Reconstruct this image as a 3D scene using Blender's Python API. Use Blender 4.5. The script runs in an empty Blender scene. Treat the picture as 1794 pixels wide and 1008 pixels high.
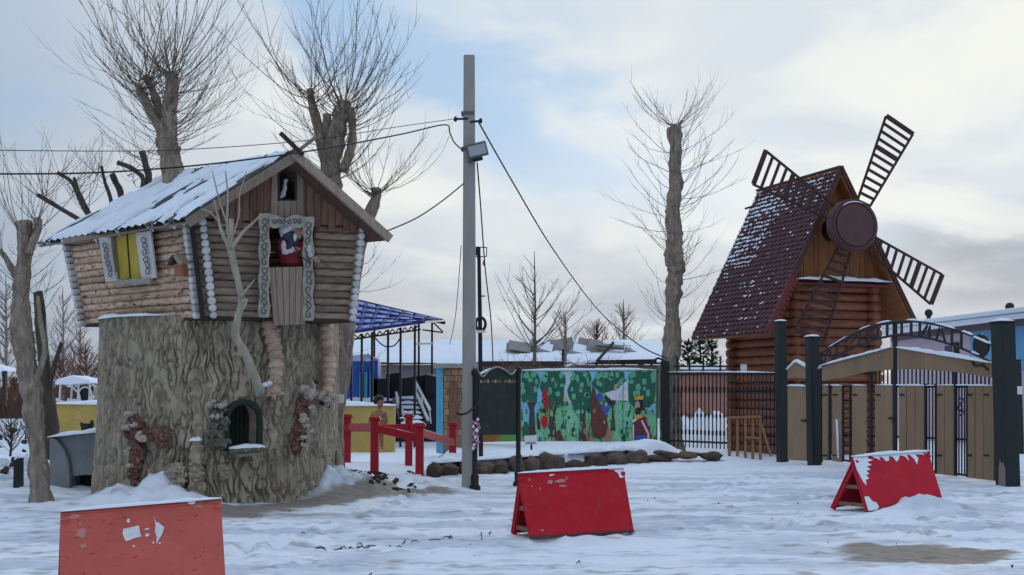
import bpy, math, random
import numpy as np
from mathutils import Vector, Matrix

random.seed(7)
RNG = np.random.RandomState(11)
SC = bpy.context.scene
COL = SC.collection
R = math.radians

# ------------------------------------------------------------------ camera
F, EYE, HOR = 2200.0, 1.65, 688.0          # focal length in photo pixels, eye height, horizon row
PITCH = math.atan((HOR - 504.0) / F)
cam_d = bpy.data.cameras.new('camera')
cam_d.sensor_width = 36.0
cam_d.lens = 36.0 * F / 1794.0
cam_d.clip_end = 3000.0
cam = bpy.data.objects.new('camera', cam_d)
cam.location = (0, 0, EYE)
cam.rotation_euler = (R(90) + PITCH, 0, 0)
COL.objects.link(cam)
SC.camera = cam

# ------------------------------------------------------------------ world and sun
SUN_AZ, SUN_EL = R(19), R(11)
SUNV = Vector((math.sin(SUN_AZ) * math.cos(SUN_EL), math.cos(SUN_AZ) * math.cos(SUN_EL), math.sin(SUN_EL)))
w = bpy.data.worlds.new('World'); SC.world = w; w.use_nodes = True
nt = w.node_tree; N = nt.nodes; Lk = nt.links
for n in list(N): N.remove(n)
def wn(t, **k):
    n = N.new(t)
    for a, b in k.items(): setattr(n, a, b)
    return n
def wmath(op, a, b=None, c=None, clamp=False):
    n = wn('ShaderNodeMath', operation=op, use_clamp=clamp)
    for i, s in enumerate((a, b, c)):
        if s is None: continue
        if isinstance(s, (int, float)): n.inputs[i].default_value = s
        else: Lk.new(s, n.inputs[i])
    return n.outputs[0]
def wmix(fac, a, b):
    n = wn('ShaderNodeMix', data_type='RGBA')
    if isinstance(fac, (int, float)): n.inputs[0].default_value = fac
    else: Lk.new(fac, n.inputs[0])
    for i, s in ((6, a), (7, b)):
        if isinstance(s, tuple): n.inputs[i].default_value = (*s, 1)
        else: Lk.new(s, n.inputs[i])
    return n.outputs[2]
def wramp(fac, lo, hi):
    n = wn('ShaderNodeMapRange', interpolation_type='SMOOTHSTEP')
    Lk.new(fac, n.inputs[0]); n.inputs[1].default_value = lo; n.inputs[2].default_value = hi
    return n.outputs[0]
sky = wn('ShaderNodeTexSky', sky_type='NISHITA', sun_disc=False, sun_elevation=SUN_EL, sun_rotation=SUN_AZ, altitude=200, air_density=1.0, dust_density=1.0, ozone_density=1.6)
tc = wn('ShaderNodeTexCoord'); geo = tc.outputs['Generated']
sep = wn('ShaderNodeSeparateXYZ'); Lk.new(geo, sep.inputs[0])
zc = wmath('ADD', wmath('MAXIMUM', sep.outputs[2], 0.0), 0.22)
comb = wn('ShaderNodeCombineXYZ')
Lk.new(wmath('DIVIDE', sep.outputs[0], zc), comb.inputs[0]); Lk.new(wmath('DIVIDE', sep.outputs[1], zc), comb.inputs[1])
def wnoise(vec, scale, detail, seed, rough=.55, dist=0.0):
    mp = wn('ShaderNodeMapping'); Lk.new(vec, mp.inputs[0]); mp.inputs['Location'].default_value = (seed, seed * .37, seed * .7)
    n = wn('ShaderNodeTexNoise'); Lk.new(mp.outputs[0], n.inputs['Vector'])
    n.inputs['Scale'].default_value = scale; n.inputs['Detail'].default_value = detail; n.inputs['Roughness'].default_value = rough
    n.inputs['Distortion'].default_value = dist
    return n.outputs['Fac']
n_big = wnoise(comb.outputs[0], 1.5, 5, 3.1, .55, .3)
n_mid = wnoise(comb.outputs[0], 2.1, 5, 8.7, .5, .3)
n_fine = wnoise(comb.outputs[0], 2.6, 5, 21.3, .5, .4)
sd = wn('ShaderNodeVectorMath', operation='DOT_PRODUCT'); Lk.new(geo, sd.inputs[0]); sd.inputs[1].default_value = SUNV
near_sun = wramp(sd.outputs['Value'], .70, .96)                    # how close a direction is to the veiled sun
az = wmath('ARCTAN2', sep.outputs[0], sep.outputs[1])
el = wmath('ARCSINE', sep.outputs[2])
# clear blue gap: a slanting streak at upper left of the view, its edge broken up by noise
g = wmath('ADD', wmath('MULTIPLY', az, .62), el)
g = wmath('ADD', g, wmath('MULTIPLY', wmath('SUBTRACT', n_fine, .5), .22))
gap = wmath('MULTIPLY', wramp(g, .135, .185), wmath('SUBTRACT', 1.0, wramp(g, .23, .33)))
gap = wmath('MULTIPLY', gap, wramp(el, .10, .2))
gap2 = wramp(n_big, .60, .72)
gapm = wmath('MAXIMUM', wmath('MULTIPLY', gap, .85), wmath('MULTIPLY', gap2, .45), clamp=True)
lit = wmath('ADD', wmath('MULTIPLY', near_sun, .62), wmath('MULTIPLY', wramp(n_mid, .32, .68), .38), clamp=True)
K = 10.0
away = wmix(wramp(n_mid, .48, .84), (.30 * K, .37 * K, .475 * K), (.58 * K, .60 * K, .61 * K))
# overcast skies brighten towards the zenith (CIE overcast distribution)
zen = wmath('ADD', 1.0, wmath('MULTIPLY', wmath('MAXIMUM', sep.outputs[2], 0.0), 1.35))
vz = wn('ShaderNodeVectorMath', operation='SCALE'); Lk.new(away, vz.inputs[0]); Lk.new(zen, vz.inputs['Scale']); away = vz.outputs[0]
toward = wmix(wramp(n_fine, .34, .66), (.70 * K, .77 * K, .83 * K), (.92 * K, .93 * K, .885 * K))
cloud = wmix(near_sun, away, toward)
low = wmath('SUBTRACT', 1.0, wramp(el, .03, .16))                   # greyer bank of cloud low over the horizon
bank = wmath('MULTIPLY', wmath('MULTIPLY', low, wramp(n_mid, .25, .60)), .8)
rb_ = wmath('MULTIPLY', wramp(az, .24, .36), wmath('MULTIPLY', wramp(el, .04, .075), wmath('SUBTRACT', 1.0, wramp(wmath('ADD', el, wmath('MULTIPLY', wmath('SUBTRACT', n_fine, .5), .14)), .095, .135))))
bank = wmath('MAXIMUM', bank, wmath('MULTIPLY', rb_, .85))
cloud = wmix(bank, cloud, (.43 * K, .45 * K, .515 * K))
blue = wmix(.8, sky.outputs[0], (.34 * K, .56 * K, .86 * K))
final = wmix(gapm, cloud, blue)
bg = wn('ShaderNodeBackground'); Lk.new(final, bg.inputs[0]); bg.inputs[1].default_value = 0.10
out = wn('ShaderNodeOutputWorld'); Lk.new(bg.outputs[0], out.inputs[0])

sun_d = bpy.data.lights.new('sun', 'SUN'); sun_d.energy = 1.1; sun_d.angle = R(12); sun_d.color = (1.0, .90, .76)
sun = bpy.data.objects.new('sun', sun_d); COL.objects.link(sun)
sun.rotation_euler = (-SUNV).to_track_quat('-Z', 'Y').to_euler()

SC.view_settings.view_transform = 'Standard'; SC.view_settings.look = 'None'
SC.view_settings.gamma = 1.0; SC.view_settings.exposure = 0.0

# ------------------------------------------------------------------ geometry helpers
def P(px, py, Y):
    """world point at depth Y behind a pixel of the photograph"""
    xc = (px - 897.0) / F; yc = -(py - 504.0) / F
    t = Y / (math.cos(PITCH) - yc * math.sin(PITCH))
    return Vector((xc * t, Y, EYE + (math.sin(PITCH) + yc * math.cos(PITCH)) * t))
def G(px, py):
    a = P(px, py, 1.0); t = EYE / (EYE - a.z)
    return Vector((a.x * t, t, 0))
def PL(px, py, o, n):
    a = P(px, py, 1.0); c = Vector((0, 0, EYE)); d = a - c
    return c + d * ((o - c).dot(n) / d.dot(n))

def hash3(ix, iy, iz, s):
    h = (ix * 374761393 + iy * 668265263 + iz * 2147483647 + s * 974711) & 0xffffffff
    h = ((h ^ (h >> 13)) * 1274126177) & 0xffffffff
    return ((h ^ (h >> 16)) & 0xffff) / 65535.0
def vnoise(x, y, z=0.0, s=0):
    x = np.asarray(x, float); y = np.asarray(y, float); z = np.asarray(z, float) + 0 * x
    ix = np.floor(x).astype(np.int64); iy = np.floor(y).astype(np.int64); iz = np.floor(z).astype(np.int64)
    fx = x - ix; fy = y - iy; fz = z - iz
    fx = fx * fx * (3 - 2 * fx); fy = fy * fy * (3 - 2 * fy); fz = fz * fz * (3 - 2 * fz)
    r = 0
    for dx in (0, 1):
        for dy in (0, 1):
            for dz in (0, 1):
                r = r + hash3(ix + dx, iy + dy, iz + dz, s) * (fx if dx else 1 - fx) * (fy if dy else 1 - fy) * (fz if dz else 1 - fz)
    return r
def fbm(x, y, z=0.0, o=4, s=0):
    r = 0; a = .5; t = 0
    for i in range(o):
        k = 2.03 ** i
        r = r + a * vnoise(np.asarray(x) * k, np.asarray(y) * k, np.asarray(z) * k, s + i * 17); t += a; a *= .5
    return r / t
def rn(a, b): return random.uniform(a, b)
def sstep(a, b, x):
    t = np.clip((np.asarray(x, float) - a) / (b - a), 0, 1); return t * t * (3 - 2 * t)

def world_origin(o):
    p = Vector((0, 0, 0))
    while o is not None:
        p = p + o.location; o = o.parent
    return p

class MB:
    def __init__(s): s.v = []; s.f = []
    def add(s, vs, fs):
        b = len(s.v); s.v += [tuple(v) for v in vs]; s.f += [tuple(i + b for i in f) for f in fs]; return s
    def hexa(s, p):      # 4 bottom, 4 top
        return s.add(p, [(3, 2, 1, 0), (4, 5, 6, 7), (0, 1, 5, 4), (1, 2, 6, 5), (2, 3, 7, 6), (3, 0, 4, 7)])
    def box(s, c, sx, sy, sz, M=None):
        c = Vector(c); h = [Vector((a * sx / 2, b * sy / 2, d * sz / 2)) for d in (-1, 1) for a, b in ((-1, -1), (1, -1), (1, 1), (-1, 1))]
        if M is not None: h = [M @ q for q in h]
        return s.hexa([c + q for q in h])
    def bar(s, a, b, w, h, up=(0, 0, 1)):   # rectangular bar from a to b
        a = Vector(a); b = Vector(b); d = (b - a).normalized(); up = Vector(up)
        x = d.cross(up)
        if x.length < 1e-4: x = d.cross(Vector((1, 0, 0)))
        x.normalize(); y = x.cross(d).normalized()
        q = [(-1, -1), (1, -1), (1, 1), (-1, 1)]
        return s.hexa([a + x * (i * w / 2) + y * (j * h / 2) for i, j in q] + [b + x * (i * w / 2) + y * (j * h / 2) for i, j in q])
    def prism(s, poly, vec):
        n = len(poly); vec = Vector(vec); poly = [Vector(p) for p in poly]
        return s.add(poly + [p + vec for p in poly], [tuple(range(n))[::-1], tuple(range(n, 2 * n))] + [(i, (i + 1) % n, n + (i + 1) % n, n + i) for i in range(n)])
    def tube(s, pts, rad, n=6, caps=True, lump=0.0, seed=0, furrow=0.0):
        pts = [Vector(p) for p in pts]; m = len(pts)
        if not hasattr(rad, '__len__'): rad = [rad] * m
        b = len(s.v); prev = None
        for i, p in enumerate(pts):
            d = (pts[min(i + 1, m - 1)] - pts[max(i - 1, 0)])
            if d.length < 1e-9: d = Vector((0, 0, 1))
            d.normalize()
            if prev is None:
                x = d.orthogonal().normalized()
            else:
                x = prev - d * prev.dot(d)
                x = x.normalized() if x.length > 1e-6 else d.orthogonal().normalized()
            prev = x; y = d.cross(x)
            for k in range(n):
                a = 2 * math.pi * k / n; r = rad[i]
                if lump: r *= 1 + lump * (float(fbm(p.x * 5 + math.cos(a) * 1.6 + seed, p.y * 5 + math.sin(a) * 1.6, p.z * 5, 3, seed)) - .5) * 2
                if furrow:
                    fv = abs(float(fbm(math.cos(a) * 3.4 + seed, math.sin(a) * 3.4, p.z * 1.6, 2, seed + 5)) - .5) * 2
                    r *= 1 - furrow * max(0.0, 1 - fv / .22)
                q = p + (x * math.cos(a) + y * math.sin(a)) * r
                s.v.append(tuple(q))
        for i in range(m - 1):
            for k in range(n):
                s.f.append((b + i * n + k, b + i * n + (k + 1) % n, b + (i + 1) * n + (k + 1) % n, b + (i + 1) * n + k))
        if caps:
            s.f.append(tuple(b + k for k in range(n))[::-1]); s.f.append(tuple(b + (m - 1) * n + k for k in range(n)))
        return s
    def ell(s, c, rx, ry, rz, M=None, n=10, m=7, lump=0.0, seed=0, pw=1.0):
        c = Vector(c); b = len(s.v)
        for i in range(m + 1):
            th = math.pi * i / m
            for k in range(n):
                a = 2 * math.pi * k / n
                q = Vector((math.sin(th) * math.cos(a), math.sin(th) * math.sin(a), math.cos(th)))
                if pw != 1.0: q = Vector([math.copysign(abs(t_) ** pw, t_) for t_ in q])
                if lump: q *= 1 + lump * (float(vnoise(q.x * 2 + seed, q.y * 2 + seed * .7, q.z * 2, seed)) - .5) * 2
                q = Vector((q.x * rx, q.y * ry, q.z * rz))
                if M is not None: q = M @ q
                s.v.append(tuple(c + q))
        for i in range(m):
            for k in range(n):
                s.f.append((b + (i + 1) * n + k, b + (i + 1) * n + (k + 1) % n, b + i * n + (k + 1) % n, b + i * n + k))
        return s
    def grid(s, pts, closed=False):      # pts[i][j]
        m = len(pts); n = len(pts[0]); b = len(s.v)
        for row in pts: s.v += [tuple(p) for p in row]
        for i in range(m - 1):
            for j in range(n - (0 if closed else 1)):
                s.f.append((b + i * n + j, b + i * n + (j + 1) % n, b + (i + 1) * n + (j + 1) % n, b + (i + 1) * n + j))
        return s
    def build(s, name, mat, parent=None, smooth=False, bevel=0.0, kind=None, label=None, remesh=0.0):
        o0 = world_origin(parent)
        me = bpy.data.meshes.new(name)
        me.from_pydata([(x - o0.x, y - o0.y, z - o0.z) for x, y, z in s.v], [], s.f)
        me.update()
        if smooth: me.polygons.foreach_set('use_smooth', [True] * len(me.polygons))
        o = bpy.data.objects.new(name, me); COL.objects.link(o)
        if mat: me.materials.append(mat)
        if parent: o.parent = parent
        if remesh:
            md = o.modifiers.new('remesh', 'REMESH'); md.mode = 'VOXEL'; md.voxel_size = remesh; md.use_smooth_shade = True
            md = o.modifiers.new('smooth', 'SMOOTH'); md.iterations = 3; md.factor = .5
        if bevel:
            md = o.modifiers.new('bevel', 'BEVEL'); md.width = bevel; md.segments = 2; md.limit_method = 'ANGLE'
        if kind: o['kind'] = kind
        if label: o['label'] = label
        return o
def thing(name, label, cat, loc, group=None):
    o = bpy.data.objects.new(name, None); COL.objects.link(o); o.location = Vector(loc); o.empty_display_size = .2
    return tag(o, label, cat, group)
def tag(o, label, cat, group=None):
    o['label'] = label; o['category'] = cat
    if group: o['group'] = group
    return o
def lerp(a, b, t): return a + (b - a) * t

# ------------------------------------------------------------------ materials
def mat(name, c1, c2=None, scale=(3, 3, 3), rough=.8, bump=.0, detail=5, rnd=0.0, c3=None, c3lo=.6, c3hi=.7, bscale=None, metal=0.0, spec=.3, c3scale=None, dist=0.0, band=None):
    m = bpy.data.materials.new(name); m.use_nodes = True; t = m.node_tree; n = t.nodes; l = t.links
    bs = n['Principled BSDF']; bs.inputs['Roughness'].default_value = rough; bs.inputs['Metallic'].default_value = metal
    bs.inputs['Specular IOR Level'].default_value = spec
    co = n.new('ShaderNodeTexCoord'); oi = n.new('ShaderNodeObjectInfo')
    def noise(sc, det, off=0.0, dist=0.0):
        mp = n.new('ShaderNodeMapping'); mp.inputs['Scale'].default_value = sc; mp.inputs['Location'].default_value = (off, off, off)
        add = n.new('ShaderNodeVectorMath'); add.operation = 'ADD'; l.new(co.outputs['Object'], add.inputs[0])
        mul = n.new('ShaderNodeVectorMath'); mul.operation = 'SCALE'; mul.inputs[0].default_value = (7, 13, 5); l.new(oi.outputs['Random'], mul.inputs['Scale'])
        l.new(mul.outputs[0], add.inputs[1]); l.new(add.outputs[0], mp.inputs[0])
        nn = n.new('ShaderNodeTexNoise'); nn.inputs['Scale'].default_value = 1; nn.inputs['Detail'].default_value = det; nn.inputs['Distortion'].default_value = dist
        nn.inputs['Roughness'].default_value = .62
        l.new(mp.outputs[0], nn.inputs['Vector']); return nn.outputs['Fac']
    def mr(f, a, b, c=0.0, d=1.0):
        q = n.new('ShaderNodeMapRange'); l.new(f, q.inputs[0]); q.inputs[1].default_value = a; q.inputs[2].default_value = b; q.inputs[3].default_value = c; q.inputs[4].default_value = d; return q.outputs[0]
    def mix(f, a, b):
        q = n.new('ShaderNodeMix'); q.data_type = 'RGBA'; l.new(f, q.inputs[0])
        for i, s_ in ((6, a), (7, b)):
            if isinstance(s_, tuple): q.inputs[i].default_value = (*s_, 1)
            else: l.new(s_, q.inputs[i])
        return q.outputs[2]
    if c2 is None: c2 = tuple(x * .8 for x in c1)
    fac = noise(scale, detail, 0.0, dist)
    col = mix(mr(fac, .32, .68), c1, c2)
    if c3: col = mix(mr(noise(c3scale or tuple(x * 1.7 for x in scale), 6, 4.2), c3lo, c3hi), col, c3)
    if rnd:
        hs = n.new('ShaderNodeHueSaturation'); l.new(col, hs.inputs['Color'])
        l.new(mr(oi.outputs['Random'], 0, 1, 1 - rnd, 1 + rnd), hs.inputs['Value']); col = hs.outputs[0]
    l.new(col, bs.inputs['Base Color'])
    if bump:
        b = n.new('ShaderNodeBump'); b.inputs['Strength'].default_value = bump; b.inputs['Distance'].default_value = .02
        l.new(noise(bscale or tuple(x * 3 for x in scale), 6, 9.0), b.inputs['Height']); l.new(b.outputs[0], bs.inputs['Normal'])
    return m
def plain(name, c, rough=.7, **k): return mat(name, c, tuple(x * .82 for x in c), scale=(6, 6, 6), rough=rough, **k)

MT = {}
MT['snow'] = mat('snow', (.78, .83, .90), (.72, .78, .86), (5, 5, 5), .75, .35, bscale=(30, 30, 30), spec=.15)
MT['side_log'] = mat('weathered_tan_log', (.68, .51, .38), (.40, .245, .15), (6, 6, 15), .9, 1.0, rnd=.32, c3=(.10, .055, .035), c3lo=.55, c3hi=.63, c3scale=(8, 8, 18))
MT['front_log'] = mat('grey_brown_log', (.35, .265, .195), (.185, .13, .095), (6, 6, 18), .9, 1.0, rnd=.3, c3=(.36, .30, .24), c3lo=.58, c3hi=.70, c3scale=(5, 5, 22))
MT['gable_plank'] = mat('reddish_plank', (.21, .118, .082), (.125, .07, .05), (18, 18, 3), .85, .5, rnd=.3, c3=(.30, .22, .16), c3lo=.6, c3hi=.72)
MT['grey_plank'] = mat('grey_weathered_plank', (.34, .27, .21), (.22, .17, .13), (22, 22, 3), .88, .5, rnd=.15, c3=(.14, .09, .07), c3lo=.62, c3hi=.75)
MT['log_end'] = mat('white_painted_log_end', (.68, .68, .66), (.50, .50, .49), (25, 25, 25), .8, .4, c3=(.12, .10, .09), c3lo=.63, c3hi=.72, rnd=.15)
MT['carved'] = mat('faded_white_carving', (.40, .37, .31), (.27, .25, .21), (12, 12, 12), .85, .3, c3=(.16, .15, .13), c3lo=.66, c3hi=.76)
MT['shutter'] = mat('pale_shutter_paint', (.66, .64, .61), (.50, .49, .48), (9, 9, 9), .7, .2, c3=(.25, .26, .28), c3lo=.68, c3hi=.78)
MT['scroll'] = plain('slate_scroll_paint', (.10, .12, .15))
MT['scroll2'] = plain('dark_scroll_paint', (.12, .12, .10))
MT['yellow_pane'] = mat('yellow_curtain', (.56, .40, .02), (.36, .27, .02), (14, 14, 3), .5, .2, spec=.5)
MT['black'] = plain('black_paint', (.016, .016, .018), .5)
MT['dark_wood'] = mat('dark_wood', (.06, .04, .03), (.035, .025, .02), (10, 10, 10), .85, .4)
MT['roof_sheet'] = mat('dark_roof_sheet', (.09, .09, .10), (.05, .05, .06), (8, 8, 8), .8, .3)
MT['bark_carve'] = mat('cement_bark', (.43, .37, .28), (.29, .245, .18), (5, 5, 2.2), .9, .6, c3=(.19, .155, .12), c3lo=.56, c3hi=.74, c3scale=(2.4, 2.4, 1.0), bscale=(45, 45, 16))
MT['bark'] = mat('grey_brown_bark', (.34, .28, .22), (.15, .118, .092), (11, 11, 3.5), .92, 1.0, c3=(.40, .35, .29), c3lo=.56, c3hi=.66, bscale=(40, 40, 11))
MT['bark_dark'] = mat('dark_bark', (.10, .08, .065), (.05, .04, .034), (9, 9, 3), .92, .8, bscale=(34, 34, 9))
MT['bark_pale'] = mat('pale_bark', (.42, .385, .31), (.27, .235, .18), (9, 9, 5), .85, .5, c3=(.10, .08, .06), c3lo=.68, c3hi=.74)
MT['twig'] = plain('twig_brown', (.16, .122, .09), .85)
MT['twig_dark'] = plain('twig_dark', (.06, .045, .036), .85)
MT['twig_red'] = plain('reddish_twig', (.16, .085, .06), .9)
MT['twig_grey'] = plain('pale_grey_twig', (.24, .20, .18), .9)
MT['cut_wood'] = mat('cut_wood', (.40, .31, .19), (.30, .22, .13), (20, 20, 20), .85, .3)
MT['red_board'] = mat('red_board_paint', (.50, .020, .034), (.42, .015, .026), (3, 3, 6), .75, .3, c3=(.30, .05, .05), c3lo=.56, c3hi=.72, c3scale=(14, 14, 5), spec=.12)
MT['red_board_bright'] = mat('bright_red_board_paint', (.55, .026, .045), (.44, .02, .034), (3, 3, 6), .75, .3, c3=(.38, .04, .05), c3lo=.56, c3hi=.72, c3scale=(14, 14, 5), spec=.12)
MT['red_faded'] = mat('faded_red_board_paint', (.56, .125, .10), (.46, .10, .08), (2.5, 2.5, 5), .85, .3, c3=(.24, .05, .04), c3lo=.62, c3hi=.68, c3scale=(20, 20, 24), spec=.12)
MT['red_rail'] = mat('red_rail_paint', (.40, .012, .026), (.31, .01, .02), (6, 6, 6), .5, .15)
MT['raw_wood'] = mat('raw_wood', (.22, .15, .09), (.15, .10, .06), (14, 14, 4), .85, .3)
MT['sticker'] = mat('torn_white_sticker', (.72, .73, .74), (.58, .59, .62), (20, 20, 20), .7)
MT['concrete'] = mat('pole_concrete', (.36, .345, .32), (.29, .28, .26), (5, 5, 1.5), .9, .3, c3=(.19, .185, .18), c3lo=.62, c3hi=.75)
MT['slab'] = mat('grey_slab_concrete', (.26, .28, .29), (.19, .21, .22), (3, 3, 3), .9, .3)
MT['steel'] = plain('grey_steel', (.12, .125, .13), .5)
MT['glass'] = mat('flood_glass', (.42, .45, .48), (.36, .39, .42), (4, 4, 4), .15, spec=.6)
MT['gate_green'] = mat('dark_green_black_paint', (.014, .022, .022), (.010, .014, .015), (5, 5, 5), .45, .1, c3=(.20, .16, .12), c3lo=.77, c3hi=.80)
MT['gate_panel'] = mat('brown_profiled_sheet', (.30, .20, .12), (.235, .16, .095), (3, 3, 1.5), .6, .1, rnd=.08)
MT['mill_log'] = mat('varnished_log', (.30, .11, .055), (.18, .062, .036), (4, 4, 14), .6, .35, rnd=.18, c3=(.10, .035, .02), c3lo=.6, c3hi=.72, c3scale=(3, 3, 20))
MT['mill_plank'] = mat('varnished_plank', (.32, .13, .048), (.20, .076, .03), (14, 14, 2.2), .6, .3, rnd=.18, c3=(.12, .045, .02), c3lo=.6, c3hi=.75)
MT['mill_roof'] = mat('plum_shingle', (.10, .036, .046), (.062, .024, .034), (5, 5, 5), .7, .25)
MT['mill_trim'] = mat('red_brown_trim', (.17, .035, .03), (.12, .028, .025), (5, 5, 5), .6)
MT['verge'] = mat('dark_verge', (.085, .04, .035), (.06, .03, .028), (5, 5, 5), .7)
MT['sail'] = mat('sail_brown', (.065, .030, .027), (.04, .02, .018), (5, 5, 5), .7, .15)
MT['hub'] = mat('hub_plum', (.105, .050, .050), (.085, .042, .043), (4, 4, 4), .6, .1)
MT['stone'] = mat('border_stone', (.15, .10, .075), (.07, .05, .04), (7, 7, 7), .9, 1.0, rnd=.35, c3=(.25, .18, .14), c3lo=.6, c3hi=.72)
MT['carve_red'] = mat('russet_carving', (.23, .10, .075), (.13, .062, .05), (22, 22, 22), .88, .8, c3=(.40, .31, .26), c3lo=.57, c3hi=.63, c3scale=(12, 12, 40))
MT['carve_green'] = mat('mossy_carving', (.16, .16, .12), (.075, .085, .06), (20, 20, 20), .9, .8, c3=(.36, .34, .28), c3lo=.56, c3hi=.64, c3scale=(26, 26, 26))
MT['carve_white'] = mat('white_carving', (.50, .45, .38), (.30, .26, .21), (24, 24, 24), .85, .4)
MT['leg_scale'] = mat('pale_leg_scale', (.56, .42, .33), (.36, .24, .18), (9, 9, 9), .88, .5, rnd=.2)
MT['niche'] = mat('niche_green', (.032, .042, .032), (.02, .026, .02), (6, 6, 6), .8, .3)
# ------------------------------------------------------------------ ground
STC = Vector((-4.77, 20.6, 0)); STR = 1.95
B0, B1_ = G(745, 836), G(1130, 810)        # front line of the stone border
def border_y(x): return B0.y + (x - B0.x) / (B1_.x - B0.x) * (B1_.y - B0.y)
MOUNDS = [  # x, y, rx, ry, height
    (*G(284, 884).xy, .50, .40, .24), (*G(240, 886).xy, .75, .45, .20), (*G(330, 890).xy, .5, .3, .16),
    (*G(566, 872).xy, .36, .45, .32), (*G(612, 866).xy, .75, .7, .34), (*G(690, 856).xy, .9, .7, .22), (*G(770, 850).xy, .7, .6, .1),
    (*G(1612, 900).xy, .42, .30, .17), (*G(1660, 902).xy, .6, .35, .12), (*G(1568, 904).xy, .4, .22, .06), (*G(1700, 888).xy, .9, .6, .08),
    (*G(1040, 945).xy, .45, .22, .05), (*G(1000, 800).xy, 3, 1.2, .05),
    (*G(1200, 805).xy, 1.1, 1.4, .11), (*G(1130, 805).xy, .7, 1.0, .10), (*G(1270, 803).xy, .6, .8, .14), (*G(1310, 812).xy, .9, .8, .06),
    (*G(20, 850).xy, 1.6, 3.2, .42), (*G(-20, 800).xy, 2.2, 4.0, .5), (*G(130, 890).xy, 1.2, .5, .09), (*G(40, 800).xy, .8, 2.0, .25),
    (P(1240, 700, 41).x, 41, 3.2, 3.0, .95), (*G(1700, 835).xy, 1.5, 1.0, .05), (*G(1420, 822).xy, 1.2, .9, .06),
]
def gz(x, y, fine=True):
    x = np.asarray(x, float); y = np.asarray(y, float)
    z = .05 * (fbm(x * .35, y * .3, 0, 3, 5) - .5)
    for cx, cy, rx, ry, h in MOUNDS:
        d = ((x - cx) / rx) ** 2 + ((y - cy) / ry) ** 2
        z = z + h * np.exp(-d * 1.1) * (1 + (1.3 if h > .1 else .3) * (fbm(x * 4.5, y * 4.5, 0, 4, 9) - .5))
    # raised bed behind the stone border
    bed = sstep(.1, .5, y - border_y(x)) * sstep(B0.x - .2, B0.x + .3, x) * (1 - sstep(B1_.x + .2, B1_.x + 1.5, x)) * (1 - sstep(34.5, 36, y))
    z = z + bed * (.25 + .12 * fbm(x * 1.2, y * .8, 0, 3, 21))
    near = 1 - sstep(26, 40, y)
    # churned, wind-streaked snow: long low ridges across the yard
    a = .12
    u = x * math.cos(a) + y * math.sin(a); v = -x * math.sin(a) + y * math.cos(a)
    wv = fbm(u * .9, v * .9, 0, 2, 30) * 1.5
    r1 = np.abs(fbm(u * 1.1 + wv, v * 3.2 + wv, 0, 4, 31) - .5) * 2
    r2 = np.abs(fbm(u * 3.2, v * 7.5 + wv, 0, 3, 41) - .5) * 2
    r3 = np.abs(fbm(u * 2.2 + wv, v * 15 + wv * 2, 0, 3, 47) - .5) * 2
    z = z + near * (.05 * (r1 - .3) + .028 * (r2 - .3) + .026 * (r3 - .3))
    if fine: z = z + near * .026 * (fbm(x * 9, y * 9, 0, 3, 51) - .5)
    # shallow wheel ruts
    for off in (0.0, 1.6, 3.3, 5.2):
        c = 14.2 + off + .10 * x + .25 * np.sin(x * .35 + off)
        z = z - near * .05 * np.exp(-((y - c) / .16) ** 2) * sstep(.35, .6, fbm(x * .5, y * .5 + off, 0, 2, 61))
    # bare hollow at lower right
    hp = G(1620, 966); d = ((x - hp.x) / .85) ** 2 + ((y - hp.y) / .85) ** 2
    z = z - .035 * np.exp(-d)
    return z
def gz1(x, y): return float(gz(x, y))

STEPS = []
for tr in range(16):
    px_, py_ = rn(150, 1750), 688 + 3630 / rn(10.5, 24); g_ = G(px_, py_); a_ = rn(0, 6.28)
    for k in range(30):
        a_ += rn(-.12, .12); g_ = g_ + Vector((math.cos(a_) * .36, math.sin(a_) * .36, 0)); s_ = .09 * (1 if k % 2 else -1)
        STEPS.append((g_.x - math.sin(a_) * s_, g_.y + math.cos(a_) * s_, a_))
xs = np.concatenate([-np.geomspace(900, 9.6, 34), np.arange(-9.4, 11.6, .055), np.geomspace(11.8, 900, 34)])
ys = [-30.0, -12, -4, 0, 2.5, 4.5]
y = 5.0
while y < 38: ys.append(y); y += max(.022, .0042 * y * (y / 14.0) ** .35)
ys = np.array(ys + list(np.geomspace(38.3, 1200, 40)))
X, Yg = np.meshgrid(xs, ys)
Z = gz(X, Yg)
for sx_, sy_, a_ in STEPS:
    if not (-9 < sx_ < 11 and 6 < sy_ < 26): continue
    i0, i1 = np.searchsorted(xs, [sx_ - .4, sx_ + .4]); j0, j1 = np.searchsorted(ys, [sy_ - .4, sy_ + .4])
    dx_ = X[j0:j1, i0:i1] - sx_; dy_ = Yg[j0:j1, i0:i1] - sy_; u_ = dx_ * math.cos(a_) + dy_ * math.sin(a_); v_ = -dx_ * math.sin(a_) + dy_ * math.cos(a_)
    e_ = (u_ / .17) ** 2 + (v_ / .085) ** 2
    Z[j0:j1, i0:i1] += -.045 * np.exp(-e_ ** 2) + .018 * np.exp(-((np.sqrt(e_) - 1.5) / .35) ** 2)
nx, ny = len(xs), len(ys)
me = bpy.data.meshes.new('ground')
me.vertices.add(nx * ny); me.vertices.foreach_set('co', np.stack([X, Yg, Z], -1).ravel())
I = np.arange(nx * ny).reshape(ny, nx)
Q = np.stack([I[:-1, :-1], I[:-1, 1:], I[1:, 1:], I[1:, :-1]], -1).reshape(-1, 4)
me.loops.add(Q.size); me.loops.foreach_set('vertex_index', Q.ravel())
me.polygons.add(len(Q)); me.polygons.foreach_set('loop_start', np.arange(0, Q.size, 4)); me.polygons.foreach_set('loop_total', np.full(len(Q), 4))
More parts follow.
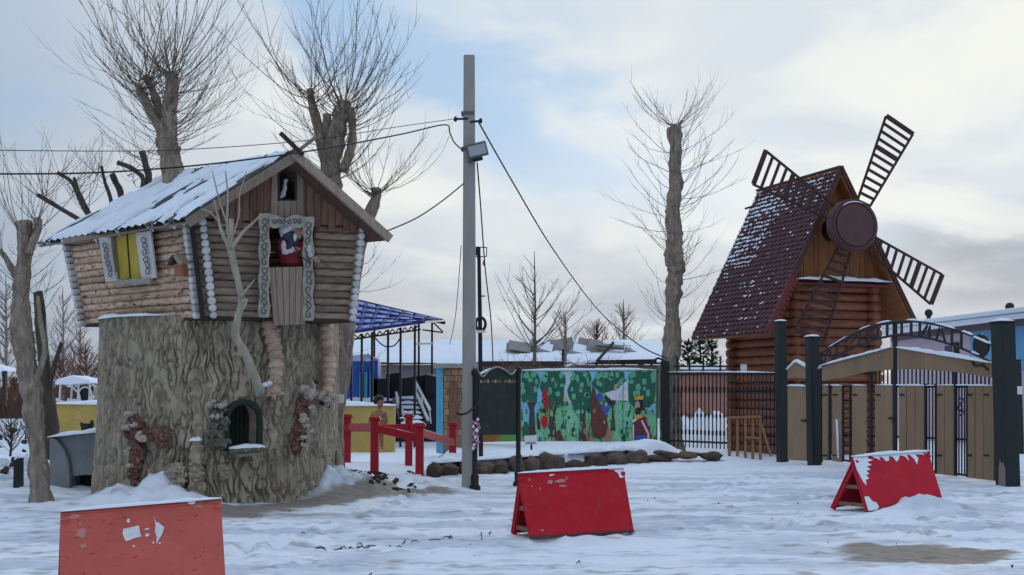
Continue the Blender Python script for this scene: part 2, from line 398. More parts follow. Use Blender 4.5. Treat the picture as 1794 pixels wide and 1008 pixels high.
me.polygons.foreach_set('use_smooth', np.ones(len(Q), bool))
me.update()
# bare dirt showing through the snow (stains with a shape of their own)
def seg_d(x, y, a, b):
    ax, ay = a; bx, by = b; t = np.clip(((x - ax) * (bx - ax) + (y - ay) * (by - ay)) / ((bx - ax) ** 2 + (by - ay) ** 2), 0, 1)
    return np.hypot(x - ax - t * (bx - ax), y - ay - t * (by - ay))
nz = fbm(X * 1.3, Yg * 4.0, 0, 5, 71)
d1 = seg_d(X, Yg, G(380, 900).xy, G(560, 880).xy); d2 = seg_d(X, Yg, G(560, 880).xy, G(770, 862).xy)
strip = np.clip(1 - np.minimum(d1 / .95, d2 / .62), 0, 1)
dirt = sstep(.62, .86, strip * .85 + nz * .65)
hp = G(1622, 966)
e = np.sqrt(((X - hp.x) / 1.15) ** 2 + ((Yg - hp.y) / 1.15) ** 2)
dirt = np.maximum(dirt, sstep(.62, .80, np.clip(1.2 - e, 0, 1) * .9 + fbm(X * 1.6, Yg * 6, 0, 5, 77) * .62))
sp = fbm(X * 2.6, Yg * 8.0, 0, 5, 79); yard = (1 - sstep(20, 27, Yg))
dirt = np.maximum(dirt, .6 * sstep(.62, .74, sp) * yard)
packed = sstep(.42, .62, fbm(X * .55 + .1 * Yg, Yg * 2.0, 0, 5, 83)) * (1 - sstep(24, 30, Yg))
trk = 1 - sstep(.008, .055, np.abs(fbm(X * .22 + .05 * Yg, Yg * 3.6 - .42 * X, 0, 4, 87) - .5)); packed = np.clip(packed * .7 + .75 * trk * (1 - sstep(22, 27, Yg)) * sstep(.35, .6, fbm(X * .8, Yg * .8, 0, 3, 88)), 0, 1)
for nm, arr in (('dirt', dirt), ('packed', packed)):
    at = me.attributes.new(nm, 'FLOAT', 'POINT'); at.data.foreach_set('value', arr.ravel().astype(np.float32))
gm = bpy.data.materials.new('snowy_ground'); gm.use_nodes = True
t = gm.node_tree; n = t.nodes; l = t.links; bs = n['Principled BSDF']; bs.inputs['Roughness'].default_value = .7; bs.inputs['Specular IOR Level'].default_value = .2
def gattr(nm):
    a = n.new('ShaderNodeAttribute'); a.attribute_name = nm; return a.outputs['Fac']
def gmix(f, a, b):
    q = n.new('ShaderNodeMix'); q.data_type = 'RGBA'; l.new(f, q.inputs[0])
    for i, s_ in ((6, a), (7, b)):
        if isinstance(s_, tuple): q.inputs[i].default_value = (*s_, 1)
        else: l.new(s_, q.inputs[i])
    return q.outputs[2]
co = n.new('ShaderNodeTexCoord')
def gnoise(sc, det):
    mp = n.new('ShaderNodeMapping'); mp.inputs['Scale'].default_value = sc; l.new(co.outputs['Object'], mp.inputs[0])
    q = n.new('ShaderNodeTexNoise'); q.inputs['Scale'].default_value = 1; q.inputs['Detail'].default_value = det; l.new(mp.outputs[0], q.inputs[0]); return q.outputs['Fac']
c_snow = gmix(gnoise((3, 6, 3), 6), (.80, .84, .90), (.73, .78, .86))
c_pack = gmix(gnoise((6, 16, 6), 5), (.32, .375, .46), (.62, .67, .75))
c_dirt = gmix(gnoise((5, 16, 9), 5), (.125, .095, .07), (.36, .32, .29))
c = gmix(gattr('packed'), c_snow, c_pack); c = gmix(gattr('dirt'), c, c_dirt)
l.new(c, bs.inputs['Base Color'])
bp = n.new('ShaderNodeBump'); bp.inputs['Strength'].default_value = .6; bp.inputs['Distance'].default_value = .03
l.new(gnoise((14, 40, 22), 7), bp.inputs['Height']); l.new(bp.outputs[0], bs.inputs['Normal'])
me.materials.append(gm)
ground = bpy.data.objects.new('ground', me); COL.objects.link(ground); ground['kind'] = 'structure'

def snow_strip(pts, wid, hgt, name, parent, up=(0, 0, 1), across=(0, 1, 0), seg=14, jag=.35, seed=0):
    """a lumpy ridge of settled snow lying along a line of points"""
    pts = [Vector(p) for p in pts]; up = Vector(up); across = Vector(across).normalized()
    path = []
    L = [0.0]
    for a, b in zip(pts, pts[1:]): L.append(L[-1] + (b - a).length)
    for k in range(seg + 1):
        s_ = L[-1] * k / seg
        i = max(j for j in range(len(L) - 1) if L[j] <= s_ + 1e-6); i = min(i, len(pts) - 2)
        path.append(pts[i].lerp(pts[i + 1], (s_ - L[i]) / max(L[i + 1] - L[i], 1e-6)))
    rows = []
    for k, p in enumerate(path):
        e = min(1.0, 4 * min(k, seg - k) / seg + .25)
        h = hgt * e * (1 - jag + 2 * jag * float(vnoise(k * .7 + seed, seed * 1.7, 0, seed)))
        w_ = wid * (.85 + .3 * float(vnoise(k * .9, seed + 4.0, 0, seed)))
        rows.append([p + across * (w_ / 2 * c_) + up * (h * s_) for c_, s_ in ((-1.0, -.12), (-.95, .35), (-.6, .85), (0, 1), (.6, .85), (.95, .35), (1.0, -.12))])
    m = MB().grid(rows)
    m.f.append(tuple(range(7))[::-1]); b = seg * 7; m.f.append(tuple(b + i for i in range(7)))
    return m.build(name, MT['snow'], parent, True)

# ------------------------------------------------------------------ carved stump tower
stump = thing('stump_tower', 'wide grey stump tower with carved bark relief and dark arched niche', 'stump', STC)
NT, NZ_ = 1020, 190
TOPZ = 2.80
niche_th = None
def th_of(px, Y_=18.9):
    """angle round the stump of the photo column px"""
    x = (px - 897) / F * Y_ - STC.x
    for _ in range(4):
        yy = STC.y - math.sqrt(max(STR ** 2 - x * x, .01)); x = (px - 897) / F * yy - STC.x
    return math.atan2(-math.sqrt(max(STR ** 2 - x * x, .01)), x), yy
th = np.concatenate([np.linspace(R(172), R(368), 900, endpoint=False), np.linspace(R(368), R(532), 120, endpoint=False)]); zz = np.linspace(-.15, TOPZ, NZ_)
TH, ZZ = np.meshgrid(th, zz)
U = np.cos(TH) * STR; V = np.sin(TH) * STR
prof = STR - .04 + .0 * ZZ
lob = fbm(U * .9, V * .9, ZZ * .18, 3, 3) - .5
prof = prof + .05 * lob + .07 * sstep(1.3, .0, ZZ) * np.clip(fbm(U * 1.7, V * 1.7, ZZ * .3, 2, 13) - .42, 0, 1) * 2
wx = fbm(U * 2.5, V * 2.5, ZZ * 2.2, 3, 90) - .5
wy = fbm(U * 2.5 + 9, V * 2.5, ZZ * 2.2, 3, 91) - .5
b1 = np.abs(fbm(U * 9.5 + wx * 2.6, V * 9.5 + wy * 2.6, ZZ * 2.1, 2, 92) - .5) * 2
b2 = np.abs(fbm(U * 15 + wx * 4, V * 15 + wy * 4, ZZ * 4.2, 2, 93) - .5) * 2
relief = -.066 * (1 - sstep(.05, .18, b1)) - .046 * (1 - sstep(.05, .19, b2)) + .015 * (fbm(U * 25, V * 25, ZZ * 12, 2, 94) - .5)
RR = prof + relief
# arched niche
nt_, ny_ = th_of(428)
z_of = lambda py, Yd: P(428, py, Yd).z
nzb, nzt = z_of(790, ny_), z_of(706, ny_)
half = (27 / F * ny_)
dth = ((TH - nt_ + math.pi) % (2 * math.pi) - math.pi) * STR
arch_c = nzt - half
inside = (np.abs(dth) < half) & (ZZ > nzb) & ((ZZ < arch_c) | (dth ** 2 + (ZZ - arch_c) ** 2 < half ** 2))
RR = np.where(inside, STR - .5, RR)
RR = np.where(np.abs(ZZ - TOPZ) < .01, np.minimum(RR, STR + .02), RR)
pts = np.stack([STC.x + RR * np.cos(TH), STC.y + RR * np.sin(TH), ZZ], -1)
m = MB(); m.v = [tuple(p) for p in pts.reshape(-1, 3)]
for i in range(NZ_ - 1):
    a = i * NT; b = a + NT
    m.f += [(a + j, a + j + 1, b + j + 1, b + j) for j in range(NT - 1)] + [(a + NT - 1, a, b, b + NT - 1)]
ci = len(m.v); m.v.append((STC.x, STC.y, TOPZ + .03)); a = (NZ_ - 1) * NT
m.f += [(a + j, a + (j + 1) % NT, ci) for j in range(NT)]
m.build('bark_wall', MT['bark_carve'], stump, True)
def on_stump(px, py, off=0.0):
    th_, yy = th_of(px); p = P(px, py, yy); d = Vector((math.cos(th_), math.sin(th_), 0))
    return p + d * off, d
# snow along the top rim at the left, where the hut does not cover it
rim = []
for k in range(16):
    a = R(180 + k * 5.2); rim.append((STC.x + (STR - .12) * math.cos(a), STC.y + (STR - .12) * math.sin(a), TOPZ - .0))
snow_strip(rim, .26, .06, 'rim_snow', stump, across=(.7, .7, 0), seg=22, seed=3)
# niche back, sill and its snow
c0, d0 = on_stump(428, 748); t0 = Vector((-d0.y, d0.x, 0))
m = MB()
for k in range(7):
    a = -half + 2 * half * (k + .08) / 7; b = -half + 2 * half * (k + .92) / 7
    bk = lambda s_, z_: Vector((STC.x, STC.y, 0)) + d0 * (STR - .46) + t0 * s_ + Vector((0, 0, z_))
    tz = lambda s_: arch_c + math.sqrt(max(half ** 2 - s_ * s_, 0))
    m.prism([bk(a, nzb), bk(b, nzb), bk(b, tz(b)), bk(a, tz(a))], d0 * .03)
m.build('niche_boards', MT['niche'], stump)
arc = [c0 * 0 + Vector((STC.x, STC.y, 0)) + d0 * (STR + .04) + t0 * (half * 1.06 * math.cos(q)) + Vector((0, 0, arch_c + half * 1.06 * math.sin(q))) for q in np.linspace(0, math.pi, 13)]
base_l = Vector((STC.x, STC.y, 0)) + d0 * (STR + .04) + t0 * (half * 1.06) + Vector((0, 0, nzb)); base_r = Vector((STC.x, STC.y, 0)) + d0 * (STR + .04) - t0 * (half * 1.06) + Vector((0, 0, nzb))
MB().tube([base_l] + arc + [base_r], .05, 7, lump=.4, seed=5).build('niche_rim', MT['niche'], stump, True)
sl, _ = on_stump(400, 789, .12); sr, _ = on_stump(458, 786, .12)
MB().bar(sl, sr, .26, .06).build('niche_sill', MT['carve_green'], stump, bevel=.01)
snow_strip([sl + Vector((0, 0, .03)), sr + Vector((0, 0, .03))], .24, .05, 'sill_snow', stump, across=d0, seed=8)
sl2, _ = on_stump(412, 797, .10); sr2, _ = on_stump(452, 793, .10)
MB().tube([sl2, (sl2 + sr2) / 2, sr2], .04, 7, lump=.5, seed=2).build('sill_root', MT['bark_carve'], stump, True)

def blob_part(name, material, items, parent, remesh=.014, lump=.25):
    m = MB()
    for k, (px, py, rx, rz, off) in enumerate(items):
        c, d = on_stump(px, py, off); s_ = c.y / F
        a = math.atan2(d.y, d.x) + math.pi / 2
        m.ell(c, rx * s_, max(rx, rz) * s_ * .8, rz * s_, Matrix.Rotation(a, 3, 'Z'), 12, 8, lump, k + 3)
    o_ = m.build(name, material, parent, True, remesh=remesh)
    md = o_.modifiers.new('carve', 'DISPLACE'); md.texture = CARVE; md.strength = .05; md.mid_level = .5; md.texture_coords = 'LOCAL'
    return o_
CARVE = bpy.data.textures.new('carving', 'WOOD'); CARVE.wood_type = 'BANDNOISE'; CARVE.noise_scale = .10; CARVE.turbulence = 14
# carved squirrel, left
blob_part('carved_squirrel', MT['carve_red'], [(240, 736, 10, 9, .06), (247, 744, 13, 10, .07), (244, 760, 13, 14, .05), (232, 755, 6, 11, .08), (262, 760, 7, 9, .10), (268, 768, 8, 6, .1), (246, 792, 13, 17, .05), (243, 812, 11, 16, .05), (238, 830, 10, 12, .05), (243, 848, 12, 8, .04)], stump)
blob_part('squirrel_tail', MT['carve_red'], [(272, 757, 7, 8, .05), (280, 760, 11, 12, .05), (288, 766, 11, 12, .05), (286, 776, 10, 9, .05)], stump)
for it in ([(238, 725, 7, 3, .16)], [(250, 743, 5, 4, .20)], [(240, 748, 8, 4, .2)], [(258, 762, 4, 7, .2), (264, 768, 7, 4, .2)], [(238, 790, 5, 7, .16)], [(241, 815, 7, 4, .15)]): blob_part('squirrel_highlight', MT['carve_white'], it, stump, .010)
blob_part('carved_hedgehog', MT['bark_carve'], [(306, 826, 13, 13, .05), (318, 822, 12, 11, .07), (322, 836, 10, 13, .06), (312, 850, 12, 14, .05)], stump)
# post-like root with snowy top
blob_part('carved_mushroom', MT['bark_carve'], [(346, 772, 11, 6, .08), (346, 785, 9, 10, .06), (346, 805, 11, 18, .05), (346, 830, 12, 20, .06), (348, 855, 14, 18, .06)], stump)
sl, d_ = on_stump(338, 771, .16); sr, _ = on_stump(356, 771, .16)
snow_strip([sl, sr], .16, .05, 'mushroom_snow', stump, across=d_, seg=6, seed=4)
# mossy gnome beside the niche
blob_part('carved_gnome', MT['carve_green'], [(378, 710, 10, 9, .07), (384, 722, 14, 11, .06), (382, 740, 14, 13, .06), (392, 742, 9, 12, .08), (380, 760, 16, 14, .05), (386, 775, 17, 10, .05)], stump)
for it in ([(371, 706, 6, 6, .16), (376, 703, 5, 4, .18)], [(386, 711, 8, 3, .18), (393, 706, 4, 5, .18)], [(380, 729, 9, 3, .2)]): blob_part('gnome_highlight', MT['carve_white'], it, stump, .010)
# owl with striped body, right
blob_part('carved_owl', MT['carve_red'], [(528, 705, 13, 9, .06), (524, 722, 12, 12, .06), (528, 736, 11, 12, .06), (521, 752, 11, 12, .06), (523, 768, 11, 10, .06), (517, 782, 9, 10, .05)], stump, lump=.35)
for it in [[q_] for q_ in ((533, 714, 7, 3, .15), (537, 722, 6, 4, .14), (519, 728, 5, 3.5, .17), (521, 736, 8, 4, .17), (523, 745, 8, 3.5, .17), (528, 755, 8, 3, .16), (520, 766, 7, 3, .16), (522, 778, 6, 3, .15))]: blob_part('owl_feather', MT['carve_white'], it, stump, .010)
blob_part('owl_head', MT['carve_white'], [(534, 686, 13, 11, .10), (522, 682, 6, 7, .10), (540, 674, 5, 5, .1), (533, 694, 9, 6, .12)], stump, .010)
blob_part('owl_wing', MT['carve_white'], [(552, 692, 6, 7, .08), (559, 698, 5, 9, .08), (565, 704, 4, 8, .07)], stump, .008)
for it in ([(545, 670, 4, 3, .1)], [(556, 708, 3, 4, .1)], [(567, 711, 3, 4, .09)]): blob_part('owl_claw', MT['black'], it, stump, .010)
blob_part('carved_face', MT['bark_carve'], [(390, 820, 8, 6, .06), (384, 826, 5, 5, .1), (397, 824, 5, 5, .1), (391, 833, 7, 6, .08)], stump)
blob_part('carved_face', MT['bark_carve'], [(446, 808, 8, 10, .05), (444, 800, 7, 6, .06)], stump)
# flaring roots at the foot
for px, h_, r_ in ((590, 90, 11),):
    pts_ = []
    for k in range(6):
        q = k / 5; c, d = on_stump(px + 6 * math.sin(px + q * 3), 878 - h_ * q, -.02 + .10 * (1 - q) ** 2); pts_.append(c)
    pts_[0].z = -.1
    MB().tube(pts_, [r_ * .0095 * (1.25 - .85 * k / 5) for k in range(6)], 8, lump=.7, seed=px).build('root', MT['bark_carve'], stump, True)

# ------------------------------------------------------------------ log hut
A0 = P(357, 556, 18.35); Bq0 = P(622, 562, 19.25); A1 = P(337, 384, 18.15); D0 = P(147, 570, 20.8)
nf = (Bq0 - A0).cross(A1 - A0).normalized();  nf = -nf if nf.y > 0 else nf
ns = (A0 - D0).cross(A1 - A0).normalized();  ns = -ns if ns.x > 0 else ns
Bq1 = PL(639, 398, A0, nf); D1 = PL(116, 420, A0, ns)
FW = lambda px, py, off=0.0: PL(px, py, A0 + nf * off, nf)      # point on the front (gable) wall
SW = lambda px, py, off=0.0: PL(px, py, A0 + ns * off, ns)      # point on the side wall
hut = thing('log_hut', 'crooked log hut with snowy gable roof standing on the carved stump', 'hut', Vector((STC.x, STC.y, TOPZ)))
NL = 13
def rough_log(a, b, r, seed, n=9, seg=9):
    pts_ = [a.lerp(b, k / seg) + Vector((0, 0, r * .10 * (float(vnoise(k * .8, seed * 3.1, 0, seed)) - .5))) for k in range(seg + 1)]
    return MB().tube(pts_, [r * (.93 + .14 * float(vnoise(k * 1.1, seed * 1.3, 2, seed))) for k in range(seg + 1)], n, lump=.16, seed=seed)
def wall_logs(p0, q0, p1, q1, nrm, material, split=None, back=0.0):
    for i in range(NL):
        t_ = (i + .5) / NL
        a = p0.lerp(p1, t_); b = q0.lerp(q1, t_); r = ((p1 - p0).length / NL) * .50
        a = a - nrm * r * .75; b = b - nrm * r * .75
        if split is None: spans = [(0, 1)]
        else:
            spans = split(t_)
        for k, (u0, u1) in enumerate(spans):
            rough_log(a.lerp(b, u0), a.lerp(b, u1), r, i * 7 + k).build('log', material, hut, True)
for p0_, q0_, q1_, p1_, n_b, s0_, s1_ in ((A0, Bq0, Bq1, A1, nf, 0, .43), (A0, Bq0, Bq1, A1, nf, .69, 1), (D0, A0, A1, D1, ns, 0, .35), (D0, A0, A1, D1, ns, .57, 1)):  # dark sheets behind the logs, shade for the grooves put in as colour
    MB().prism([p0_.lerp(q0_, s0_) - n_b * .075, p0_.lerp(q0_, s1_) - n_b * .075, p1_.lerp(q1_, s1_) - n_b * .075, p1_.lerp(q1_, s0_) - n_b * .075], -n_b * .02).build('log_gap_shade', MT['dark_wood'], hut)
C0 = Bq0 + (D0 - A0); C1 = Bq1 + (D1 - A1)
def front_split(t_):
    if t_ > .97: return [(0, 1)]
    return [(0, .425), (.70, 1)]
def side_split(t_):
    if .44 < t_ < .88: return [(0, .36 + .0 * t_), (.56, 1)]
    return [(0, 1)]
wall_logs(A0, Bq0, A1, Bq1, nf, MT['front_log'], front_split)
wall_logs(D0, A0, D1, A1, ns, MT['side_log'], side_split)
wall_logs(Bq0, C0, Bq1, C1, -ns, MT['front_log'])
wall_logs(C0, D0, C1, D1, -nf, MT['front_log'])
MB().prism([p + Vector((0, 0, -.03)) for p in (A0, Bq0, C0, D0)], Vector((0, 0, .05))).build('floor', MT['dark_wood'], hut)
# near-black strips up the corners, and white painted log ends
def log_ends(p0, p1, inset, axis, mt=MT['log_end'], r=.056, proud=.10):
    inset = Vector(inset); axis = Vector(axis).normalized()
    for i in range(NL + 1):
        t_ = (i + .35) / (NL + .7); c = p0.lerp(p1, t_) + inset
        rr = r * rn(.88, 1.1)
        MB().tube([c - axis * .25, c + axis * proud * .9, c + axis * proud, c + axis * (proud + .012)], [rr * .9, rr, rr * .96, rr * .6], 10, lump=.12, seed=i).build('log_end', mt, hut, True)
uf = (Bq0 - A0).normalized(); us = (D0 - A0).normalized()
log_ends(A0, A1, uf * .13, nf, proud=.12)
log_ends(A0, A1, us * .10 - nf * .02, ns, r=.052, proud=.09)
log_ends(Bq0, Bq1, -uf * .06, nf)
log_ends(D0, D1, -us * .05, ns, r=.05)
MB().bar(A0 + nf * .03 + ns * .03, A1 + nf * .03 + ns * .03, .06, .06, up=uf).build('dark_corner_strip', MT['black'], hut)
MB().bar(D0 + ns * .03, D1 + ns * .03, .06, .10, up=us).build('dark_corner_strip', MT['black'], hut)
# gable planks, split round the arched attic window
apex = FW(516, 272)
GN = 24
for k in range(GN):
    x0 = 338 + (638 - 338) * k / GN; x1 = 338 + (638 - 338) * (k + 1) / GN - .9
    def top(x): return 272 + (516 - x) * (384 - 272) / (516 - 337) if x < 516 else 272 + (x - 516) * (399 - 272) / (639 - 516)
    def bot(x): return 388 + (x - 337) * 14 / 302 + 6 * math.sin(k * 2.4)
    xm = (x0 + x1) / 2; off = .05 + .012 * math.sin(k * 4.1)
    spans = [(None, None)]
    if 487 < xm < 519: spans = [(None, 292 + abs(xm - 503) * .35), (352, None)]
    for a, b in spans:
        ya0, ya1 = (top(x0), top(x1)) if a is None else (a, a); yb0, yb1 = (bot(x0), bot(x1)) if b is None else (b, b)
        if yb0 - ya0 < 3: continue
        if top(x0) > bot(x0) - 2 or top(x1) > bot(x1) - 2: continue
        m = MB().prism([FW(x0, yb0, off), FW(x1, yb1, off), FW(x1, ya1, off), FW(x0, ya0, off)], -nf * .025)
        m.build('gable_plank', MT['gable_plank'], hut)
MB().prism([FW(336, 392, -.35), FW(640, 404, -.35), FW(516, 276, -.35)], -nf * .02).build('attic_backing', MT['black'], hut)
for q in ([(474, 378), (487, 379), (488, 299), (477, 304)], [(520, 385), (533, 386), (531, 290), (519, 292)]):
    MB().prism([FW(x, y, .085) for x, y in q], -nf * .03).build('attic_frame_board', MT['grey_plank'], hut, bevel=.006)
for k in range(3):
    x0 = 488 + k * 10.6; MB().prism([FW(x0, 380, .08), FW(x0 + 9.8, 381, .08), FW(x0 + 9.8, 352, .08), FW(x0, 352, .08)], -nf * .03).build('attic_panel', MT['grey_plank'], hut)
ar = [(488, 352)] + [(503 + 15 * math.cos(q), 310 - 19 * math.sin(q)) for q in np.linspace(math.pi, 0, 11)] + [(518, 352)]
MB().tube([FW(x, y, .075) for x, y in ar], .022, 6).build('attic_arch', MT['dark_wood'], hut, True)
# front door: half-height plank door, opening above, carved surround
for k in range(6):
    u0, u1 = k / 6 + .006, (k + 1) / 6 - .006
    tl = lerp(470, 543, u0), lerp(469, 467, u0); tr = lerp(470, 543, u1), lerp(469, 467, u1); bl = lerp(480, 535, u0), lerp(571, 568, u0); br = lerp(480, 535, u1), lerp(571, 568, u1)
    MB().prism([FW(*bl, .20), FW(*br, .20), FW(*tr, .20), FW(*tl, .20)], -nf * .05).build('door_plank', MT['grey_plank'], hut, bevel=.005)
def wavy(pts2, n_, amp, fr, wall, off, thick, name, material, parent, sides=(1, 1)):
    """a board between two px end points (x0,y0,x1,y1,halfwidth) with scalloped long edges"""
    x0, y0, x1, y1, hw = pts2; L_ = math.hypot(x1 - x0, y1 - y0); dx, dy = (x1 - x0) / L_, (y1 - y0) / L_
    A_, B_ = [], []
    for k in range(n_ + 1):
        q = k / n_; s1 = hw + amp * math.sin(q * fr) * sides[0]; s2 = hw + amp * math.sin(q * fr + .6) * sides[1]
        cx, cy = x0 + (x1 - x0) * q, y0 + (y1 - y0) * q
        A_.append(wall(cx - dy * s1, cy + dx * s1, off)); B_.append(wall(cx + dy * s2, cy - dx * s2, off))
    nrm = nf if wall is FW else ns
    m = MB()
    for k in range(n_): m.prism([A_[k], A_[k + 1], B_[k + 1], B_[k]], -nrm * thick)
    return m.build(name, material, parent)
def scrolls(x0, y0, x1, y1, hw, cnt, wall, off, mt, parent, r=.009):
    m = MB(); L_ = math.hypot(x1 - x0, y1 - y0); dx, dy = (x1 - x0) / L_, (y1 - y0) / L_
    for k in range(cnt):
        cx = x0 + (x1 - x0) * (k + .5) / cnt; cy = y0 + (y1 - y0) * (k + .5) / cnt; s_ = 1 if k % 2 else -1; rad = min(hw * .75, L_ / cnt * .45)
        pts_ = []
        for q in np.linspace(0, 2.1 * math.pi, 12):
            rr = rad * (.35 + .65 * q / 6.6); ex, ey = rr * math.cos(q * s_ + k), rr * math.sin(q * s_ + k) * 1.3
            pts_.append(wall(cx + ex * 1.0, cy + ey, off))
        m.tube(pts_, r, 4)
    return m.build('scrollwork', mt, parent, True)
sur = wavy((464, 374, 463, 556, 9), 26, 1.6, 22, FW, .22, .05, 'door_jamb', MT['carved'], hut)
scrolls(464, 380, 463, 552, 8, 12, FW, .225, MT['scroll2'], sur)
sur = wavy((540, 380, 541, 562, 9), 26, 1.6, 22, FW, .22, .05, 'door_jamb', MT['carved'], hut)
scrolls(540, 386, 541, 558, 8, 12, FW, .225, MT['scroll2'], sur)
sur = wavy((472, 388, 532, 388, 9), 14, 3.2, 9.4, FW, .235, .05, 'door_lintel', MT['carved'], hut)
scrolls(476, 388, 530, 388, 7, 6, FW, .24, MT['scroll2'], sur)
# side window: yellow panes, two carved shutters, lintel and sill
win = MB().prism([SW(210, 491, .02), SW(228, 489, .02), SW(222, 411, .02), SW(203, 415, .02)], -ns * .03).build('window_pane', MT['yellow_pane'], hut)
MB().prism([SW(229, 489, .025), SW(247, 488, .025), SW(240, 408, .025), SW(223, 411, .025)], -ns * .03).build('window_pane', MT['yellow_pane'], hut)
MB().bar(SW(228.5, 490, .03), SW(222.5, 410, .03), .02, .02, up=us).build('window_mullion', MT['dark_wood'], hut)
MB().bar(SW(206, 492, .04), SW(198, 414, .04), .07, .04, up=us).build('window_frame', MT['grey_plank'], hut)
sh = MB().prism([SW(185, 495, .17), SW(205, 493, .07), SW(193, 414, .07), SW(173, 417, .17)], -ns * .03).build('shutter', MT['shutter'], hut)
scrolls(182, 424, 195, 486, 7, 6, SW, .165, MT['scroll'], sh, .010)
sh = MB().prism([SW(248, 490, .07), SW(273, 487, .15), SW(263, 405, .15), SW(237, 408, .07)], -ns * .03).build('shutter', MT['shutter'], hut)
scrolls(250, 414, 260, 482, 8, 6, SW, .165, MT['scroll'], sh, .010)
MB().prism([SW(190, 416, .12), SW(246, 405, .12), SW(246, 395, .12), SW(189, 405, .12)], -ns * .08).build('window_lintel', MT['grey_plank'], hut, bevel=.006)
sill = wavy((204, 496, 262, 492, 5), 12, 1.5, 14, SW, .13, .07, 'window_sill', MT['carved'], hut)
# eaves beam under the roof edge
MB().bar(SW(112, 424, .06), SW(336, 384, .06), .10, .09).build('eaves_beam', MT['grey_plank'], hut)
# roof
R0 = FW(517, 263, .40); E0 = FW(323, 383, .40); F0 = FW(687, 414, .40)
R1 = P(292, 306, 20.9); E1 = P(64, 426, 21.5); F1 = F0 + (R1 - R0)
rnl = (R0 - E0).cross(E1 - E0).normalized(); rnl = -rnl if rnl.z < 0 else rnl
rnr = (R0 - F0).cross(F1 - F0).normalized(); rnr = -rnr if rnr.z < 0 else rnr
def roof_side(E0_, E1_, nr, name):
    nu, nv = 120, 10; rows = []
    for lev in (0.0, -.02):
        for j in range(nv + 1):
            row = []
            for i in range(nu + 1):
                p = E0_.lerp(E1_, i / nu).lerp(R0.lerp(R1, i / nu), j / nv); row.append(p + nr * (.022 * math.sin(i / nu * 2 * math.pi * 22) + lev))
            rows.append(row)
    m = MB().grid(rows[:nv + 1]); m.grid(rows[nv + 1:])
    return m.build(name, MT['roof_sheet'], hut, True)
rs = roof_side(E0, E1, rnl, 'roof_sheet'); roof_side(F0, F1, rnr, 'roof_sheet')
MB().prism([E0 + rnl * -.06, E1 + rnl * -.06, R1 + rnl * -.06, R0 + rnl * -.06], rnl * -.03).build('roof_boarding', MT['grey_plank'], hut)
MB().prism([F0 + rnr * -.06, F1 + rnr * -.06, R1 + rnr * -.06, R0 + rnr * -.06], rnr * -.03).build('roof_boarding', MT['gable_plank'], hut)
MB().bar(E0 - rnl * .08 + nf * .02, R0 - rnl * .08 + nf * .02, .05, .13, up=rnl).build('bargeboard', MT['grey_plank'], hut)
MB().bar(F0 - rnr * .06 + nf * .02, R0 - rnr * .06 + nf * .02, .05, .13, up=rnr).build('bargeboard', MT['grey_plank'], hut)
MB().bar(FW(491, 233, .46), FW(531, 272, .46), .05, .09, up=nf).build('ridge_finial', MT['dark_wood'], hut)
MB().bar(FW(554, 240, .40), FW(508, 276, .40), .05, .08, up=nf).build('ridge_finial', MT['grey_plank'], hut)
nu, nv = 150, 90; rows = []
for j in range(nv + 1):
    row = []
    for i in range(nu + 1):
        a, b = i / nu * .985 + .005, j / nv * .99
        p = E0.lerp(E1, a).lerp(R0.lerp(R1, a), b)
        nn = float(fbm(a * 26, b * 3.2, 0, 4, 101)); n2 = float(fbm(a * 5, b * 4, 0, 3, 102))
        edge = min(1, min(b, 1 - b + .02) * 14 + .15) * min(1, min(a, 1 - a) * 30 + .3)
        h_ = .030 * edge + .016 * math.sin(a * 2 * math.pi * 22) + .03 * (n2 - .5) - .10 * max(0, .455 - nn) / .14 * (.35 + 1.1 * (1 - b)) - .06 * (b > .965) * (nn < .55)
        row.append(p + rnl * (h_ + .006))
    rows.append(row)
MB().grid(rows).build('roof_snow', MT['snow'], hut, True)
# scaled bird legs below the hut
def bird_leg(path, toes):
    pts_ = [on_stump(x, y, .11)[0] for x, y, r_ in path]; rad = [r_ * .0087 for *_, r_ in path]
    leg = MB().tube(pts_, [q * .85 for q in rad], 8).build('leg', MT['leg_scale'], hut, True)
    L_ = [0.0]
    for a, b in zip(pts_, pts_[1:]): L_.append(L_[-1] + (b - a).length)
    cnt = 10
    for k in range(cnt):
        s_ = L_[-1] * (k + .5) / cnt; i = max(j for j in range(len(L_) - 1) if L_[j] <= s_); q = (s_ - L_[i]) / (L_[i + 1] - L_[i])
        c = pts_[i].lerp(pts_[i + 1], q); ax = (pts_[i + 1] - pts_[i]).normalized(); rr = rad[i] + (rad[i + 1] - rad[i]) * q; hh = L_[-1] / cnt * .46
        MB().tube([c - ax * hh, c - ax * hh * .4, c + ax * hh * .6, c + ax * hh], [rr * .62, rr * 1.0, rr * 1.14, rr * .70], 9, lump=.15, seed=k).build('leg_ring', MT['leg_scale'], leg, True)
    for (x0, y0, x1, y1) in toes:
        a, _ = on_stump(x0, y0, .08); b, _ = on_stump(x1, y1, .12)
        MB().tube([a, a.lerp(b, .6) + Vector((0, -.04, .02)), b], [.05, .045, .015], 7, lump=.2).build('toe', MT['leg_scale'], leg, True)
bird_leg([(462, 545, 12), (470, 580, 14), (477, 615, 13), (478, 650, 12), (474, 690, 12)], [(474, 690, 462, 694), (474, 690, 494, 692), (474, 690, 476, 700)])
bird_leg([(558, 552, 10), (562, 590, 11), (566, 630, 12), (565, 665, 11), (562, 688, 10)], [(562, 686, 552, 694), (562, 686, 570, 696)])
pa, _ = on_stump(468, 541, .22); pb, _ = on_stump(474, 545, .22)
snow_strip([pa, pb], .12, .05, 'leg_snow', hut, across=(0, 1, 0), seg=5, seed=5)
